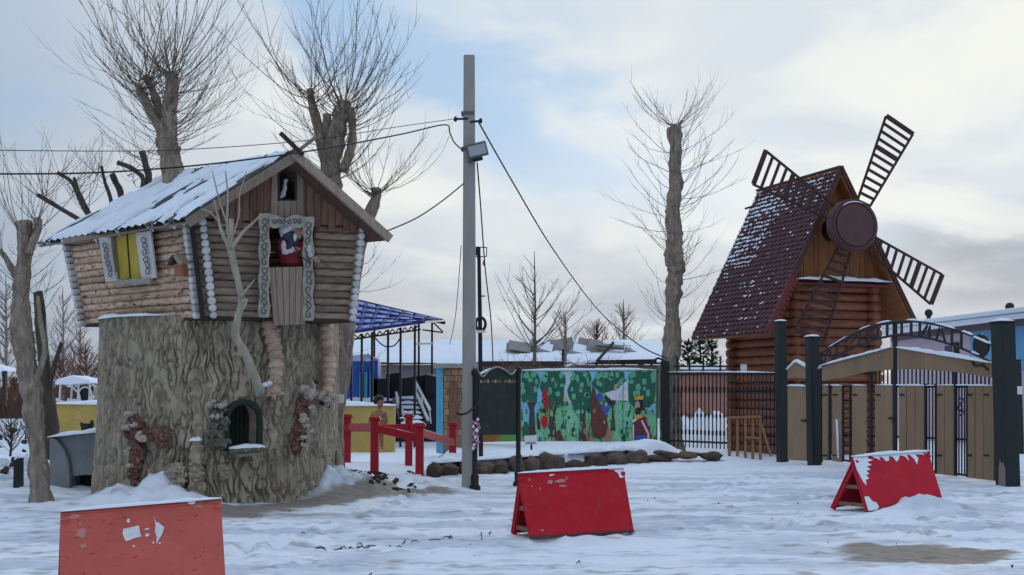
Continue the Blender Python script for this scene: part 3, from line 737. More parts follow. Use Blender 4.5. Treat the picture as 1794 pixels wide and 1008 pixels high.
# nest box on the side wall
bh = thing('nest_box', 'small reddish nest box fixed to the log wall beside the window', 'nest box', SW(326, 484, .1))
MB().prism([SW(319, 484, .06), SW(334, 482, .06), SW(331, 460, .06), SW(318, 461, .06)], ns * .13).build('box_body', mat('nest_box_wood', (.36, .13, .07), (.27, .1, .055), (9, 9, 9), .8), bh, bevel=.006)
MB().prism([SW(311, 463, .04), SW(319, 445, .04), SW(324, 444, .04), SW(317, 464, .04)], ns * .18).build('roof_board', MT['dark_wood'], bh)
MB().prism([SW(320, 445, .04), SW(326, 443, .04), SW(338, 459, .04), SW(332, 463, .04)], ns * .18).build('roof_board', MT['grey_plank'], bh)
# white bird figure in the attic window
bf = thing('bird_figure', 'small white bird figure perched in the arched attic window', 'figurine', FW(499, 350, -.02))
sc_ = 18.6 / F
m = MB()
for px, py, rx, rz in ((500, 318, 4, 5), (499, 329, 4.5, 9), (496, 340, 5.5, 7), (492, 346, 4, 4), (503, 315, 3, 1.6)): m.ell(FW(px, py, -.06), rx * sc_, 4 * sc_, rz * sc_, None, 10, 7)
m.build('bird_body', MT['sticker'], bf, True, remesh=.012)
MB().bar(FW(489, 351, -.04), FW(517, 351, -.04), .08, .03).build('perch', MT['dark_wood'], bf)
# old woman figure leaning out over the half door
fg = thing('woman_figure', 'figure of an old woman in white headscarf and red dress leaning over the hut door', 'figure', FW(510, 468, -.05))
def fgp(px, py, off): return FW(px, py, off)
M_dress = mat('red_dress', (.22, .02, .03), (.15, .015, .022), (9, 9, 9), .8, .3); M_scarf = mat('white_headscarf', (.66, .67, .72), (.50, .52, .60), (16, 16, 16), .8, .3)
M_hair = mat('dark_shawl', (.06, .065, .10), (.035, .04, .06), (14, 14, 30), .85, .4); M_skin = mat('painted_skin', (.42, .24, .17), (.33, .18, .13), (14, 14, 14), .7)
M_blouse = mat('pale_blouse', (.62, .58, .60), (.48, .40, .44), (16, 16, 16), .8, .3)
def figpart(name, material, items, vox=.012):
    m = MB()
    for k, (px, py, off, rx, ry, rz) in enumerate(items): m.ell(fgp(px, py, off), rx * sc_, ry * sc_, rz * sc_, None, 12, 8, .1, k)
    return m.build(name, material, fg, True, remesh=vox)
figpart('dress', M_dress, [(509, 455, .02, 20, 16, 16), (508, 440, .04, 20, 15, 16), (494, 430, .02, 8, 10, 14), (527, 432, .06, 9, 10, 14), (510, 424, .02, 16, 12, 12)])
figpart('shawl', M_hair, [(503, 412, .05, 10, 10, 16), (512, 420, .10, 8, 8, 14), (520, 415, .10, 6, 8, 17), (508, 432, .14, 6, 6, 8)])
figpart('headscarf', M_scarf, [(512, 395, .06, 17, 14, 11), (500, 402, .04, 12, 13, 12), (497, 412, .02, 7, 9, 6), (522, 390, .10, 7, 7, 4), (517, 416, .17, 3.5, 4, 8)])
figpart('face', M_skin, [(522, 404, .12, 8, 8, 11), (524, 413, .14, 6, 7, 7), (529, 408, .24, 3, 6, 3), (531, 412, .27, 2, 3, 2.5), (519, 403, .2, 2, 2, 2), (526, 402, .21, 2, 2, 2)], .008)
figpart('sleeve', M_blouse, [(497, 432, .13, 5, 7, 11), (500, 442, .17, 7, 6, 5), (509, 440, .21, 7, 5, 4), (515, 436, .22, 5, 4, 5)])
figpart('sleeve', M_blouse, [(536, 425, .14, 6, 7, 11), (541, 437, .20, 6, 6, 9), (544, 447, .26, 5, 5, 5)])
def hand(px, py, off, dx, dy):
    m = MB(); c = fgp(px, py, off); m.ell(c, .035, .03, .04)
    for k in range(5):
        a = fgp(px + dx * 2 + (k - 2) * 1.4, py + dy * 2, off); b = fgp(px + dx * (6.5 - abs(k - 1.6)) + (k - 2) * 2.0, py + dy * (6.5 - abs(k - 1.6)), off + .03); e = b + Vector((.004, 0, -.025))
        m.tube([a, b, e], [.010, .009, .007], 6)
    return m.build('hand', M_skin, fg, True)
hand(519, 437, .24, .6, -.3); hand(553, 454, .30, .7, .6)
MB().tube([fgp(512, 428, .30), fgp(530, 452, .33), fgp(545, 462, .33)], .012, 6).build('walking_stick', MT['dark_wood'], fg, True)
# ------------------------------------------------------------------ windmill
MT20 = R(20)
mu = Vector((math.cos(MT20), math.sin(MT20), 0)); mn = Vector((math.sin(MT20), -math.cos(MT20), 0)); mb_ = -mn
AF = P(1473, 294, 33.0)
MW = lambda px, py, off=0.0: PL(px, py, AF + mn * off, mn)       # point on the mill's front roof plane
LF = MW(1345, 583); RF = MW(1602, 563); ML = 4.15
AB = AF + mb_ * ML; LB = LF + mb_ * ML; RB = RF + mb_ * ML
MC = Vector((AF.x, AF.y, 0)) + mb_ * 2.0
mill = thing('windmill', 'brown log windmill with steep shingled roof and four slatted sails', 'windmill', MC)
SET = -.55                                                        # wall plane set back under the roof
def mwu(u, z, off): return Vector((AF.x, AF.y, 0)) + mu * u + mn * off + Vector((0, 0, z))
def mu_of(px, py, off=0.0): q = MW(px, py, off) - AF; return q.dot(mu), MW(px, py, off).z
# log body
uL = mu_of(1386, 640, SET)[0]; uR = mu_of(1533, 640, SET)[0]; zT = MW(1460, 497, SET).z
BD = 3.0
nlog = 19
for i in range(nlog):
    r_ = zT / nlog * .53; z_ = zT * (i + .5) / nlog
    for a, b, nrm in ((mwu(uL - .22, z_, SET), mwu(uR + .22, z_, SET), mn), (mwu(uL, z_, SET + .22), mwu(uL, z_, SET - BD - .22), -mu), (mwu(uR, z_, SET + .22), mwu(uR, z_, SET - BD - .22), mu), (mwu(uL - .22, z_, SET - BD), mwu(uR + .22, z_, SET - BD), -mn)):
        o_ = (i % 2) * 0; rough_log(a - nrm * r_ * .6, b - nrm * r_ * .6, r_ * rn(.95, 1.04), i * 5 + 1, 8, 5).build('log', MT['mill_log'], mill, True)
# planked gable
bu0, z487 = mu_of(1388, 490, -.30); bu1, _ = mu_of(1560, 492, -.30)
for k in range(22):
    u0 = lerp(-1.75, 1.75, k / 22); u1 = lerp(-1.75, 1.75, (k + 1) / 22) - .01
    slope_l = (AF.z - LF.z) / -((LF - AF).dot(mu)); slope_r = (AF.z - RF.z) / ((RF - AF).dot(mu))
    tz_ = lambda u: AF.z - .12 + (u * slope_l if u < 0 else -u * slope_r)
    zb = zT + .02
    if min(tz_(u0), tz_(u1)) < zb + .05: continue
    MB().prism([mwu(u0, zb, -.42), mwu(u1, zb, -.42), mwu(u1, tz_(u1), -.42), mwu(u0, tz_(u0), -.42)], mn * (.03 + .008 * (k % 3))).build('gable_plank', MT['mill_plank'], mill)
# small snowy pent roof across the gable
za = MW(1470, 497, .0).z
pl = [mwu(mu_of(1388, 492, .0)[0], za, .05), mwu(mu_of(1556, 492, 0)[0], za, .05), mwu(mu_of(1545, 480, -.38)[0], za + .18, -.38), mwu(mu_of(1398, 480, -.38)[0], za + .18, -.38)]
MB().prism([p + Vector((0, 0, -.06)) for p in pl], Vector((0, 0, .05))).build('pent_roof', MT['mill_trim'], mill)
snow_strip([pl[0].lerp(pl[3], .45), pl[1].lerp(pl[2], .45)], .50, .11, 'pent_snow', mill, across=mn, seg=20, seed=6)
# roof slabs, shingles, trim
nl = (AF - LF).cross(LB - LF).normalized(); nl = -nl if nl.z < 0 else nl
nr_ = (AF - RF).cross(RB - RF).normalized(); nr_ = -nr_ if nr_.z < 0 else nr_
for a, b, c, d, q in ((LF, LB, AB, AF, nl), (RF, RB, AB, AF, nr_)):
    MB().prism([p - q * .02 for p in (a, b, c, d)], -q * .09).build('roof_slab', MT['mill_plank'], mill)
def shingles(E0_, E1_, T0, T1, q, rows, cols, name):
    m = MB()
    for j in range(rows):
        for i in range(-1, cols + 1):
            a0 = (i + (.5 if j % 2 else 0)) / cols; a1 = a0 + .94 / cols
            a0 = max(a0, 0); a1 = min(a1, 1)
            if a1 - a0 < .01: continue
            b0 = j / rows; b1 = min(1, (j + 1.25) / rows); am = (a0 + a1) / 2
            S_ = lambda a, b, h: E0_.lerp(E1_, a).lerp(T0.lerp(T1, a), b) + q * h
            h_ = .035 + .008 * rn(-1, 1)
            pts_ = [S_(a0, b0 + .35 / rows, h_), S_(am, b0 - .1 / rows, h_ + .004), S_(a1, b0 + .35 / rows, h_), S_(a1, b1, .006), S_(a0, b1, .006)]
            m.prism(pts_, -q * .02)
    return m.build(name, MT['mill_roof'], mill, kind='stuff')
shingles(LF, LB, AF, AB, nl, 34, 20, 'shingles'); shingles(RF, RB, AF, AB, nr_, 34, 20, 'shingles')
m = MB(); cnt = 0
while cnt < 640:
    a, b = random.random(), (random.randint(0, 33) + rn(.15, .5)) / 34
    dens = .05 + 1.0 * (a > .66 - .25 * b + .05 * math.sin(b * 30)) * (b > .45) * (1 if b < .94 else .2) * max(0, min(1, (a - .4) * 2)) + .30 * (a < .5) * (.08 < b < .42) * (vnoise(a * 6, b * 6, 0, 5) > .45) + .35 * (b > .8)
    if random.random() > dens: continue
    cnt += 1
    c = LF.lerp(LB, a).lerp(AF.lerp(AB, a), b) + nl * .04
    d_ = (AF - LF).normalized(); e_ = (LB - LF).normalized(); k = rn(.4, 1.3) * (1.25 if a > .6 and b > .5 else 1); l1 = .024 * k; l2 = .048 * k
    ang = rn(-.35, .35); d2 = d_ * math.cos(ang) + e_ * math.sin(ang); e2 = e_ * math.cos(ang) - d_ * math.sin(ang)
    ring = [c + d2 * (l1 * math.cos(q) * rn(.7, 1.3)) + e2 * (l2 * math.sin(q) * rn(.7, 1.3)) for q in np.linspace(0, 2 * math.pi, 7)[:-1]]
    top_ = c + nl * .022
    m.add(ring + [top_], [(i, (i + 1) % 6, 6) for i in range(6)])
m.build('snow_flecks', MT['snow'], mill, True, kind='stuff')
MB().bar(LF + mn * .02, LF.lerp(AF, .34) + mn * .02, .05, .17, up=nl).build('verge_board', MT['mill_trim'], mill)
MB().bar(LF.lerp(AF, .342) + mn * .02, AF + mn * .02, .05, .13, up=nl).build('verge_board', MT['verge'], mill)
MB().bar(RF + mn * .02, AF + mn * .02, .05, .13, up=nr_).build('verge_board', MT['verge'], mill)
for k in range(12):      # notched trim hanging below the left verge
    c = LF.lerp(AF, .02 + k * .027) + mn * .05 - nl * .12
    MB().ell(c, .055, .02, .055, None, 8, 5).build('trim_scallop', MT['mill_trim'], mill, True)
MB().bar(AF + mn * .04 + Vector((0, 0, .02)), AB + mb_ * .05 + Vector((0, 0, .02)), .14, .06).build('ridge_cap', MT['mill_roof'], mill)
MB().tube([P(1305, 366, 36.0), P(1318, 362, 36.0)], .03, 6).build('roof_peg', MT['black'], mill)
# hub drum: faces further round to the left than the wall
HUBP = .62
hc = MW(1492, 396, HUBP); ha = (mn + mu * -.05).normalized()
m = MB().tube([hc - ha * 1.1, hc - ha * .12, hc - ha * .04, hc + ha * .0], [.30, .30, .30, .30], 16); m.build('axle', MT['sail'], mill, True)
hr = .69
def disc(c, ax, prof_, name, material, parent, n_=40):
    pts_ = [c + ax * o_ for o_, r_ in prof_]; return MB().tube(pts_, [r_ for o_, r_ in prof_], n_).build(name, material, parent)
hubo = disc(hc, ha, [(-.10, hr * .96), (-.09, hr), (.14, hr), (.15, hr * .985)], 'hub', MT['hub'], mill)
rg = MB(); bx = ha.orthogonal().normalized(); by = ha.cross(bx)
rg.tube([hc + ha * .16 + (bx * math.cos(q) + by * math.sin(q)) * hr * .88 for q in np.linspace(0, 2 * math.pi, 49)], .035, 6, caps=False); rg.build('hub_ring', MT['hub'], hubo, True)
disc(hc, ha, [(.14, hr * .80), (.19, hr * .80), (.20, hr * .78)], 'hub_face', MT['hub'], hubo)
arc_ = [hc + ha * .19 + (Vector((0, 0, 1)) * math.cos(q) + mu * math.sin(q)) * hr * .885 for q in np.linspace(-.62, .42, 9)]
MB().tube(arc_, .014, 5).build('hub_snow', MT['snow'], hubo, True)
# sails
def sail(in1, in2, out2, out1, cols, dark=(0,)):
    a, b, c, d = [MW(x, y, HUBP - .18) for x, y in (in1, in2, out2, out1)]
    s_ = MB().bar(a, d, .05, .055, up=mn).build('sail', MT['sail'], mill)
    MB().bar(b, c, .05, .055, up=mn).build('sail_rail', MT['sail'], s_)
    for k in range(cols + 1):
        q = k / cols; p = a.lerp(d, q); r_ = b.lerp(c, q)
        MB().bar(p + mn * .03, r_ + mn * .03, .035, (.13 if k in dark else .075), up=(p - r_).cross(mn)).build('slat', MT['sail'], s_)
sail((1502, 352), (1524, 362), (1599, 236), (1552, 204), 11, (11, 7))
sail((1530, 414), (1524, 442), (1630, 533), (1650, 481), 9, (9, 6))
sail((1462, 362), (1452, 385), (1319, 323), (1341, 264), 10, (10, 6))
sail((1492, 436), (1470, 430), (1392, 578), (1444, 600), 11, (11, 6))
MB().box(MW(1303, 646, SET - .4) , .16, .06, .22).build('meter_box', MT['sticker'], mill, bevel=.01)

# ------------------------------------------------------------------ A-frame boards
def a_board(tl, tr, bl, br, Yl, Yr, material, label, spread=.34, lift=0.0, name='red_a_board'):
    """tl.. pixel corners of the face towards the camera; Yl/Yr depth of the top corners"""
    TL, TR = P(*tl, Yl), P(*tr, Yr)
    u = (TR - TL); u.z *= 1; nrm = Vector((u.y, -u.x, 0)).normalized()
    def hit(px, py, o, nn): return PL(px, py, o, nn)
    H = TL.z
    # front panel leans: its foot stands `spread` nearer the camera than the ridge
    fn = (u.cross(nrm * spread + Vector((0, 0, -H)))).normalized()
    BL, BR = PL(*bl, TL, fn), PL(*br, TL, fn)
    BL.z = max(BL.z, gz1(BL.x, BL.y) - .02); BR.z = max(BR.z, gz1(BR.x, BR.y) - .02)
    fo = fn if fn.y < 0 else -fn
    root = thing(name, label, 'A-board', Vector(((BL.x + BR.x) / 2, (TL.y + TR.y) / 2, 0)))
    MB().prism([BL, BR, TR, TL], -fo * .02).build('front_panel', material, root, bevel=.004)
    back = nrm * -2 * spread
    BB = [BL + back, BR + back]
    bn = (TR - TL).cross(BB[0] - TL).normalized(); bn = bn if bn.y > 0 else -bn
    MB().prism([BB[0] - bn * .03, BB[1] - bn * .03, TR - bn * .03 + Vector((0, 0, -.005)), TL - bn * .03 + Vector((0, 0, -.005))], bn * .02).build('back_panel', material, root, bevel=.004)
    ud = u.normalized()
    for e, s_ in ((BL, 1), (BR, -1)):
        T_ = TL if s_ == 1 else TR
        MB().bar(e + ud * .03 * s_ - fo * .045, T_ + ud * .03 * s_ - fo * .045 - Vector((0, 0, .03)), .045, .04, up=fo).build('leg', material, root)
        MB().bar(e + back + ud * .03 * s_ - bn * .055, T_ + ud * .03 * s_ - bn * .055 - Vector((0, 0, .03)), .045, .04, up=bn).build('leg', material, root)
        for q in (.12, .45):
            a = e.lerp(T_, q); b = (e + back).lerp(T_, q)
            MB().bar(a + ud * .05 * s_ - fo * .05, b + ud * .05 * s_ - bn * .05, .03, .05).build('cross_brace', MT['raw_wood'], root)
    for u_, v_ in ((.05, .05), (.35, .04), (.65, .04), (.95, .05), (.05, .94), (.95, .94), (.04, .5), (.96, .5)):
        c = TL.lerp(TR, u_).lerp(BL.lerp(BR, u_), v_); MB().tube([c, c + fo * .004], .008, 8).build('bolt', MT['steel'], root)
    MB().bar(BL + fo * .004 + ud * .0, BR + fo * .004, .012, .03, up=(TL - BL)).build('bottom_shade_strip', MT['verge'], root)  # dark strip standing in for shade along the panel's foot
    return root, TL, TR, BL, BR, fo, nrm
def face_pt(TL, TR, BL, BR, u, v): return TL.lerp(TR, u).lerp(BL.lerp(BR, u), v)
def flake(q4, fo, u, v, su, sv, mt, parent, name, thick=.004, n_=14, seed=0, off=.003, jag=.45):
    pts_ = []
    for k in range(n_):
        a = 2 * math.pi * k / n_; r_ = 1 - jag * float(vnoise(math.cos(a) * 2.2 + seed, math.sin(a) * 2.2 + seed, 0, seed))
        pts_.append(face_pt(*q4, u + su * r_ * math.cos(a), v + sv * r_ * math.sin(a)) + fo * off)
    return MB().prism(pts_, fo * thick).build(name, mt, parent)
# left: faded board, cut by the frame
rb, TL, TR, BL, BR, fo, nr2 = a_board((106, 896), (387, 873), (104, 1062), (397, 1040), 10.1, 10.55, MT['red_faded'], 'faded brick-red A-board with torn white arrow sticker, nearest of the three', .36)
q4 = (TL, TR, BL, BR)
snow_strip([TL, TR], .07, .022, 'snow_cap', rb, across=nr2, seg=22, seed=1)
MB().prism([face_pt(*q4, u, v) + fo * .003 for u, v in ((.374, .30), (.377, .25), (.44, .235), (.475, .225), (.48, .30), (.488, .345), (.44, .36), (.395, .385), (.382, .35))], fo * .003).build('sticker_scrap', MT['sticker'], rb)
MB().prism([face_pt(*q4, u, v) + fo * .003 for u, v in ((.565, .12), (.578, .20), (.60, .215), (.632, .27), (.615, .34), (.592, .40), (.578, .44), (.582, .36), (.572, .30), (.578, .24))], fo * .003).build('sticker_scrap', MT['sticker'], rb)
for k, (u, v, su, sv) in enumerate(((.41, .165, .012, .03), (.525, .27, .02, .012), (.525, .335, .018, .02), (.44, .44, .010, .015), (.56, .42, .01, .012), (.60, .43, .01, .012))):
    flake(q4, fo, u, v, su, sv, MT['sticker'], rb, 'sticker_scrap', .002, seed=k + 20)
M_pale = mat('worn_pale_patch', (.50, .24, .20), (.45, .18, .15), (30, 30, 30), .7)
for k, (u, v, su, sv) in enumerate(((.08, .07, .05, .05), (.13, .25, .05, .08), (.14, .39, .025, .05), (.85, .07, .04, .03), (.12, .15, .02, .03))):
    flake(q4, fo, u, v, su, sv, M_pale, rb, 'paint_scrape', .0015, seed=k + 40, jag=.8)
flake(q4, fo, .81, .01, .035, .045, MT['snow'], rb, 'snow_patch', .012, seed=61)
# middle: dark red board
rb, TL, TR, BL, BR, fo, nr2 = a_board((908, 829), (1092, 819), (930, 942), (1111, 931), 14.62, 15.15, MT['red_board'], 'dark red A-board with blank face standing in front of the notice board', .30)
q4 = (TL, TR, BL, BR)
snow_strip([TL, TR], .05, .022, 'snow_cap', rb, across=nr2, seg=22, seed=2)
for k, (u, v, su, sv) in enumerate(((.30, .05, .055, .05), (.21, .04, .02, .025), (.16, .03, .02, .03), (.38, .16, .07, .05), (.27, .17, .035, .05), (.09, .12, .018, .03), (.44, .12, .03, .025), (.10, .22, .018, .02), (.17, .27, .01, .04), (.12, .90, .025, .03), (.38, .24, .05, .03))):
    flake(q4, fo, u, v, su, sv, MT['snow'] if k in (0,) else M_pale, rb, 'frost_patch', .003, seed=k + 70, jag=.85)
MB().prism([face_pt(*q4, u, v) + fo * .002 for u, v in ((.84, .0), (.998, .0), (.995, .10), (.975, .17), (.945, .165), (.935, .09), (.90, .045), (.86, .035))], fo * .012).build('snow_patch', MT['snow'], rb, bevel=.004)
# right: brighter red board with snow crust
rb, TL, TR, BL, BR, fo, nr2 = a_board((1494, 800), (1626, 790), (1521, 896), (1652, 876), 17.7, 18.5, MT['red_board_bright'], 'bright red A-board edged with a crust of snow in front of the gate', .36)
q4 = (TL, TR, BL, BR)
snow_strip([TL, TR], .08, .035, 'snow_cap', rb, across=nr2, seg=22, seed=3)
def crust(poly, k): MB().prism([face_pt(*q4, u, v) + fo * .002 for u, v in poly], fo * .012).build('snow_crust', MT['snow'], rb, bevel=.004)
crust([(0, 0), (.20, .0), (.17, .06), (.24, .10), (.15, .13), (.20, .19), (.13, .21), (.17, .27), (.11, .29), (.14, .35), (.09, .36), (.12, .43), (.075, .45), (.06, .55), (.035, .48), (.0, .25)], 0)
crust([(.21, 0), (.98, 0), (.97, .05), (.90, .03), (.93, .08), (.80, .05), (.83, .14), (.79, .26), (.77, .14), (.73, .06), (.69, .05), (.70, .18), (.66, .08), (.60, .05), (.56, .14), (.53, .17), (.50, .07), (.45, .05), (.44, .13), (.40, .15), (.36, .06), (.32, .05), (.33, .12), (.29, .08), (.25, .05)], 1)
crust([(.0, .74), (.05, .75), (.08, .84), (.13, .88), (.14, .97), (.10, 1.0), (.0, 1.0)], 2)

# ------------------------------------------------------------------ concrete pole with floodlight
gp = G(822, 856)
pole = thing('concrete_pole', 'tall square grey concrete utility pole carrying a floodlight', 'pole', gp)
zt = P(819, 98, gp.y).z
MB().hexa([Vector((gp.x + a * .125, gp.y + b * .12, -.1)) for a, b in ((-1, -1), (1, -1), (1, 1), (-1, 1))] + [Vector((gp.x - .02 + a * .098, gp.y + b * .095, zt)) for a, b in ((-1, -1), (1, -1), (1, 1), (-1, 1))]).build('shaft', MT['concrete'], pole, bevel=.02)
for py in (200, 262):
    c = P(820, py, gp.y); MB().box(c, .235, .235, .05).build('clamp_band', MT['steel'], pole)
fl = P(836, 263, gp.y - .22)
RM = Matrix.Rotation(R(-14), 3, 'Y') @ Matrix.Rotation(R(24), 3, 'X')
fh = MB().box(fl, .36, .10, .25, RM).build('floodlight_case', MT['steel'], pole, bevel=.015)
MB().box(fl + RM @ Vector((0, -.055, .012)), .31, .01, .18, RM).build('floodlight_glass', MT['glass'], fh)
MB().box(fl + RM @ Vector((-.02, .03, -.16)), .16, .10, .07, RM).build('floodlight_driver', MT['black'], fh)
MB().bar(fl + Vector((-.05, .05, -.1)), P(822, 285, gp.y - .1), .05, .05).build('bracket', MT['steel'], pole)
for a, b in (((820, 208), (798, 209)), ((824, 214), (842, 212))):
    MB().tube([P(*a, gp.y - .1), P(*b, gp.y - .1)], .02, 6).build('cable_hook', MT['black'], pole)
    MB().ell(P(*b, gp.y - .1), .035, .035, .05).build('insulator', MT['black'], pole, True)
def cable(label, pts_, r_, group='overhead cables'):
    o = MB().tube(pts_, r_, 5).build('cable', MT['black'], None, True); tag(o, label, 'cable', group); return o
def spl(pts_, n_=24):
    pts_ = [Vector(p) for p in pts_]; out_ = []
    for i in range(len(pts_) - 1):
        p0 = pts_[max(i - 1, 0)]; p1 = pts_[i]; p2 = pts_[i + 1]; p3 = pts_[min(i + 2, len(pts_) - 1)]
        for k in range(n_):
            t_ = k / n_
            out_.append(.5 * ((2 * p1) + (p2 - p0) * t_ + (2 * p0 - 5 * p1 + 4 * p2 - p3) * t_ * t_ + (3 * p1 - p0 - 3 * p2 + p3) * t_ ** 3))
    return out_ + [pts_[-1]]
cable('thin overhead cable, highest of those left of the concrete pole', spl([P(-60, 263, 16.5), P(180, 265, 16.9), P(330, 262, 17.3), P(540, 246, 18.5), P(700, 222, 20.3), P(800, 208, 21.5)]), .006)
cable('thick black overhead cable crossing the hut roof to the concrete pole', spl([P(-60, 305, 16.0), P(130, 304, 16.4), P(265, 297, 16.8), P(400, 284, 17.2), P(560, 262, 18.4), P(700, 236, 20.0), P(778, 219, 21.2), P(788, 233, 21.5), P(796, 250, 21.5), P(811, 264, 21.6)]), .012)
cable('black cable sagging from the concrete pole to the right eave of the hut', spl([P(812, 322, 21.6), P(775, 352, 21.0), P(730, 382, 20.2), P(680, 404, 19.3), P(665, 408, 19.1)]), .012)
cable('black cable slanting down right from the concrete pole to the fence', spl([P(838, 213, 21.6), P(900, 322, 24), P(970, 438, 27), P(1050, 545, 31), P(1120, 605, 33), P(1168, 628, 34)]), .017)
cable('slack cable hanging beside the floodlight towards the black mast', spl([P(836, 285, 21.6), P(842, 360, 22.5), P(850, 470, 24.5), P(860, 560, 26.5), P(864, 640, 28)]), .013)
cable('hair-thin cable dropping along the left side of the concrete pole', spl([P(808, 430, 21.7), P(803, 500, 22.5), P(797, 560, 24), P(788, 604, 26)]), .007)
cable('short drooping cable tied from the concrete pole to the notice board', spl([P(799, 724, 21.6), P(812, 726, 21.5), P(824, 720, 21.5), P(838, 706, 21.7)]), .018)

# black mast behind the pole
mp_ = P(843, 700, 27.0); mp_.z = 0
mast = thing('black_mast', 'thin black mast with a camera cage and coiled cable behind the concrete pole', 'mast', mp_)
MB().tube([Vector((mp_.x, 27, 0)), P(841, 560, 27), P(839, 448, 27)], [.05, .045, .04], 8).build('shaft', MT['black'], mast)
c = P(842, 440, 27)
for a, b in (((834, 433), (853, 434)), ((853, 434), (852, 450)), ((852, 450), (833, 450)), ((833, 450), (834, 433))):
    MB().bar(P(*a, 26.9), P(*b, 26.9), .02, .02).build('cage_bar', MT['black'], mast)
MB().box(P(838, 441, 26.95), .10, .10, .17).build('camera', MT['black'], mast, bevel=.01)
MB().ell(P(848, 461, 26.9), .03, .03, .07).build('lamp', MT['steel'], mast, True)
MB().tube([P(842, 568, 26.9) + Vector((math.cos(q) * .105, 0, math.sin(q) * .14)) for q in np.linspace(0, 6.283, 25)], .032, 6, caps=False).build('cable_coil', MT['black'], mast, True)
MB().box(P(843, 581, 26.85), .2, .12, .05).build('junction_box', MT['sticker'], mast)
MB().tube([P(841, 519, 27), P(850, 519, 27)], .015, 5).build('peg', MT['black'], mast)

# ------------------------------------------------------------------ trees
def shoot(mb, p, d, L, r, up=.55, n_=7, sides=3, wig=.12, twigs=2):
    p = Vector(p); d = Vector(d).normalized(); pts_ = [p.copy()]; rad = [r]
    wob = Vector((rn(-1, 1), rn(-1, 1), rn(-.3, .3))) * wig
    for k in range(n_):
        d = (d + Vector((0, 0, up * (.55 if k < 3 else .25))) + wob * math.sin(k * 1.3 + L * 9) * .6 + Vector((rn(-1, 1), rn(-1, 1), rn(-1, 1))) * .13).normalized()
        p = p + d * (L / n_); pts_.append(p.copy()); rad.append(r * (1 - .78 * (k + 1) / n_))
        if twigs and 1 < k < n_ - 1 and random.random() < twigs / 4:
            sd_ = (d + Vector((rn(-1, 1), rn(-1, 1), rn(-.2, .5))) * .8).normalized()
            shoot(mb, p, sd_, L * rn(.12, .36), r * .5, .22, 4, 3, wig, 0)
    mb.tube(pts_, rad, sides, caps=False)
def limb(pxs, Y_, n_=10, lump=.22, seed=1, cut=True, mt='bark', sub=4, dY=0.0):
    """pxs: (px, py, half width px)"""
    raw = [(P(x, y, Y_ + dY * i / max(1, len(pxs) - 1)), w_ * Y_ / F) for i, (x, y, w_) in enumerate(pxs)]
    pts_ = spl([a for a, _ in raw], sub); rad = []
    for i in range(len(raw) - 1):
        for k in range(sub): rad.append(lerp(raw[i][1], raw[i + 1][1], k / sub))
    rad.append(raw[-1][1])
    rad = [q * (.86 + .32 * float(vnoise(i * .75, seed * 3.7, 0, seed))) for i, q in enumerate(rad)]
    rad[-1] = raw[-1][1]
    return pts_, rad
def tree(name, label, base, trunk, others, Y_, shoots, mt='bark', twig='twig', group=None, cat='tree', snow=False):
    root = thing(name, label, cat, base, group)
    pts_, rad = limb(trunk, Y_, seed=int(trunk[0][0]) % 97, sub=7)
    MB().tube(pts_, rad, 26, lump=.26, seed=int(trunk[0][0]) % 50, furrow=.16).build('trunk', MT[mt], root, True)
    e = pts_[-1]; dd = (pts_[-1] - pts_[-2]).normalized()
    MB().tube([e + dd * .002, e + dd * .012], [rad[-1] * .9, rad[-1] * .8], 12).build('cut_face', MT['cut_wood'], root)
    for k, o_ in enumerate(others):
        q, r_ = limb(o_, Y_ + rn(-.15, .15), seed=k + 3, dY=rn(-.3, .3)); MB().tube(q, r_, 9, lump=.25, seed=k + 9).build('limb', MT[mt], root, True)
        e = q[-1]; dd = (q[-1] - q[-2]).normalized()
        MB().tube([e + dd * .002, e + dd * .01], [r_[-1] * .9, r_[-1] * .8], 9).build('cut_face', MT['cut_wood'], root)
    m = MB()
    for (x0, y0, x1, y1, cnt, L0, L1, out_, upk, r0) in shoots:
        for k in range(cnt):
            q = random.random(); p = P(lerp(x0, x1, q), lerp(y0, y1, q), Y_ + rn(-.12, .12))
            a = rn(0, 2 * math.pi)
            dx = math.cos(a) * 1.25; dy = math.sin(a)
            shoot(m, p, (dx * out_, dy * out_, rn(-.25, .55) + (1 - out_) * .8), L0 + (L1 - L0) * random.random() ** 1.3, r0 * rn(.5, 1.05), upk * rn(.6, 1.15), 8, twigs=3)
    m.build('shoots', MT[twig], root, True, kind='stuff')
    return root
tree('pollard_tree', 'large pollarded tree growing up through the snowy hut roof', P(312, 345, 20.4), [(313, 350, 24), (307, 318, 24), (300, 285, 19), (294, 255, 20), (294, 232, 17), (297, 190, 13), (302, 150, 11), (299, 128, 10)],
     [[(292, 245, 11), (276, 218, 8), (262, 195, 7), (248, 165, 7), (242, 148, 6)], [(294, 228, 9), (280, 195, 8), (270, 165, 7), (258, 140, 6), (254, 134, 6)]], 20.4,
     [(300, 128, 303, 150, 20, 1.2, 2.6, .8, .60, .012), (242, 148, 250, 170, 22, 1.0, 2.5, .95, .52, .012), (254, 134, 262, 150, 18, 1.0, 2.5, .85, .5, .012), (301, 150, 295, 235, 64, 1.0, 2.5, 1.0, .46, .010), (298, 230, 300, 285, 30, .8, 1.9, 1.0, .40, .009), (262, 190, 248, 160, 16, .9, 2.0, 1.0, .5, .010), (300, 128, 301, 135, 14, 1.8, 2.8, .5, .6, .013)], 'bark')
t2 = P(603, 840, 22.8); t2.z = 0
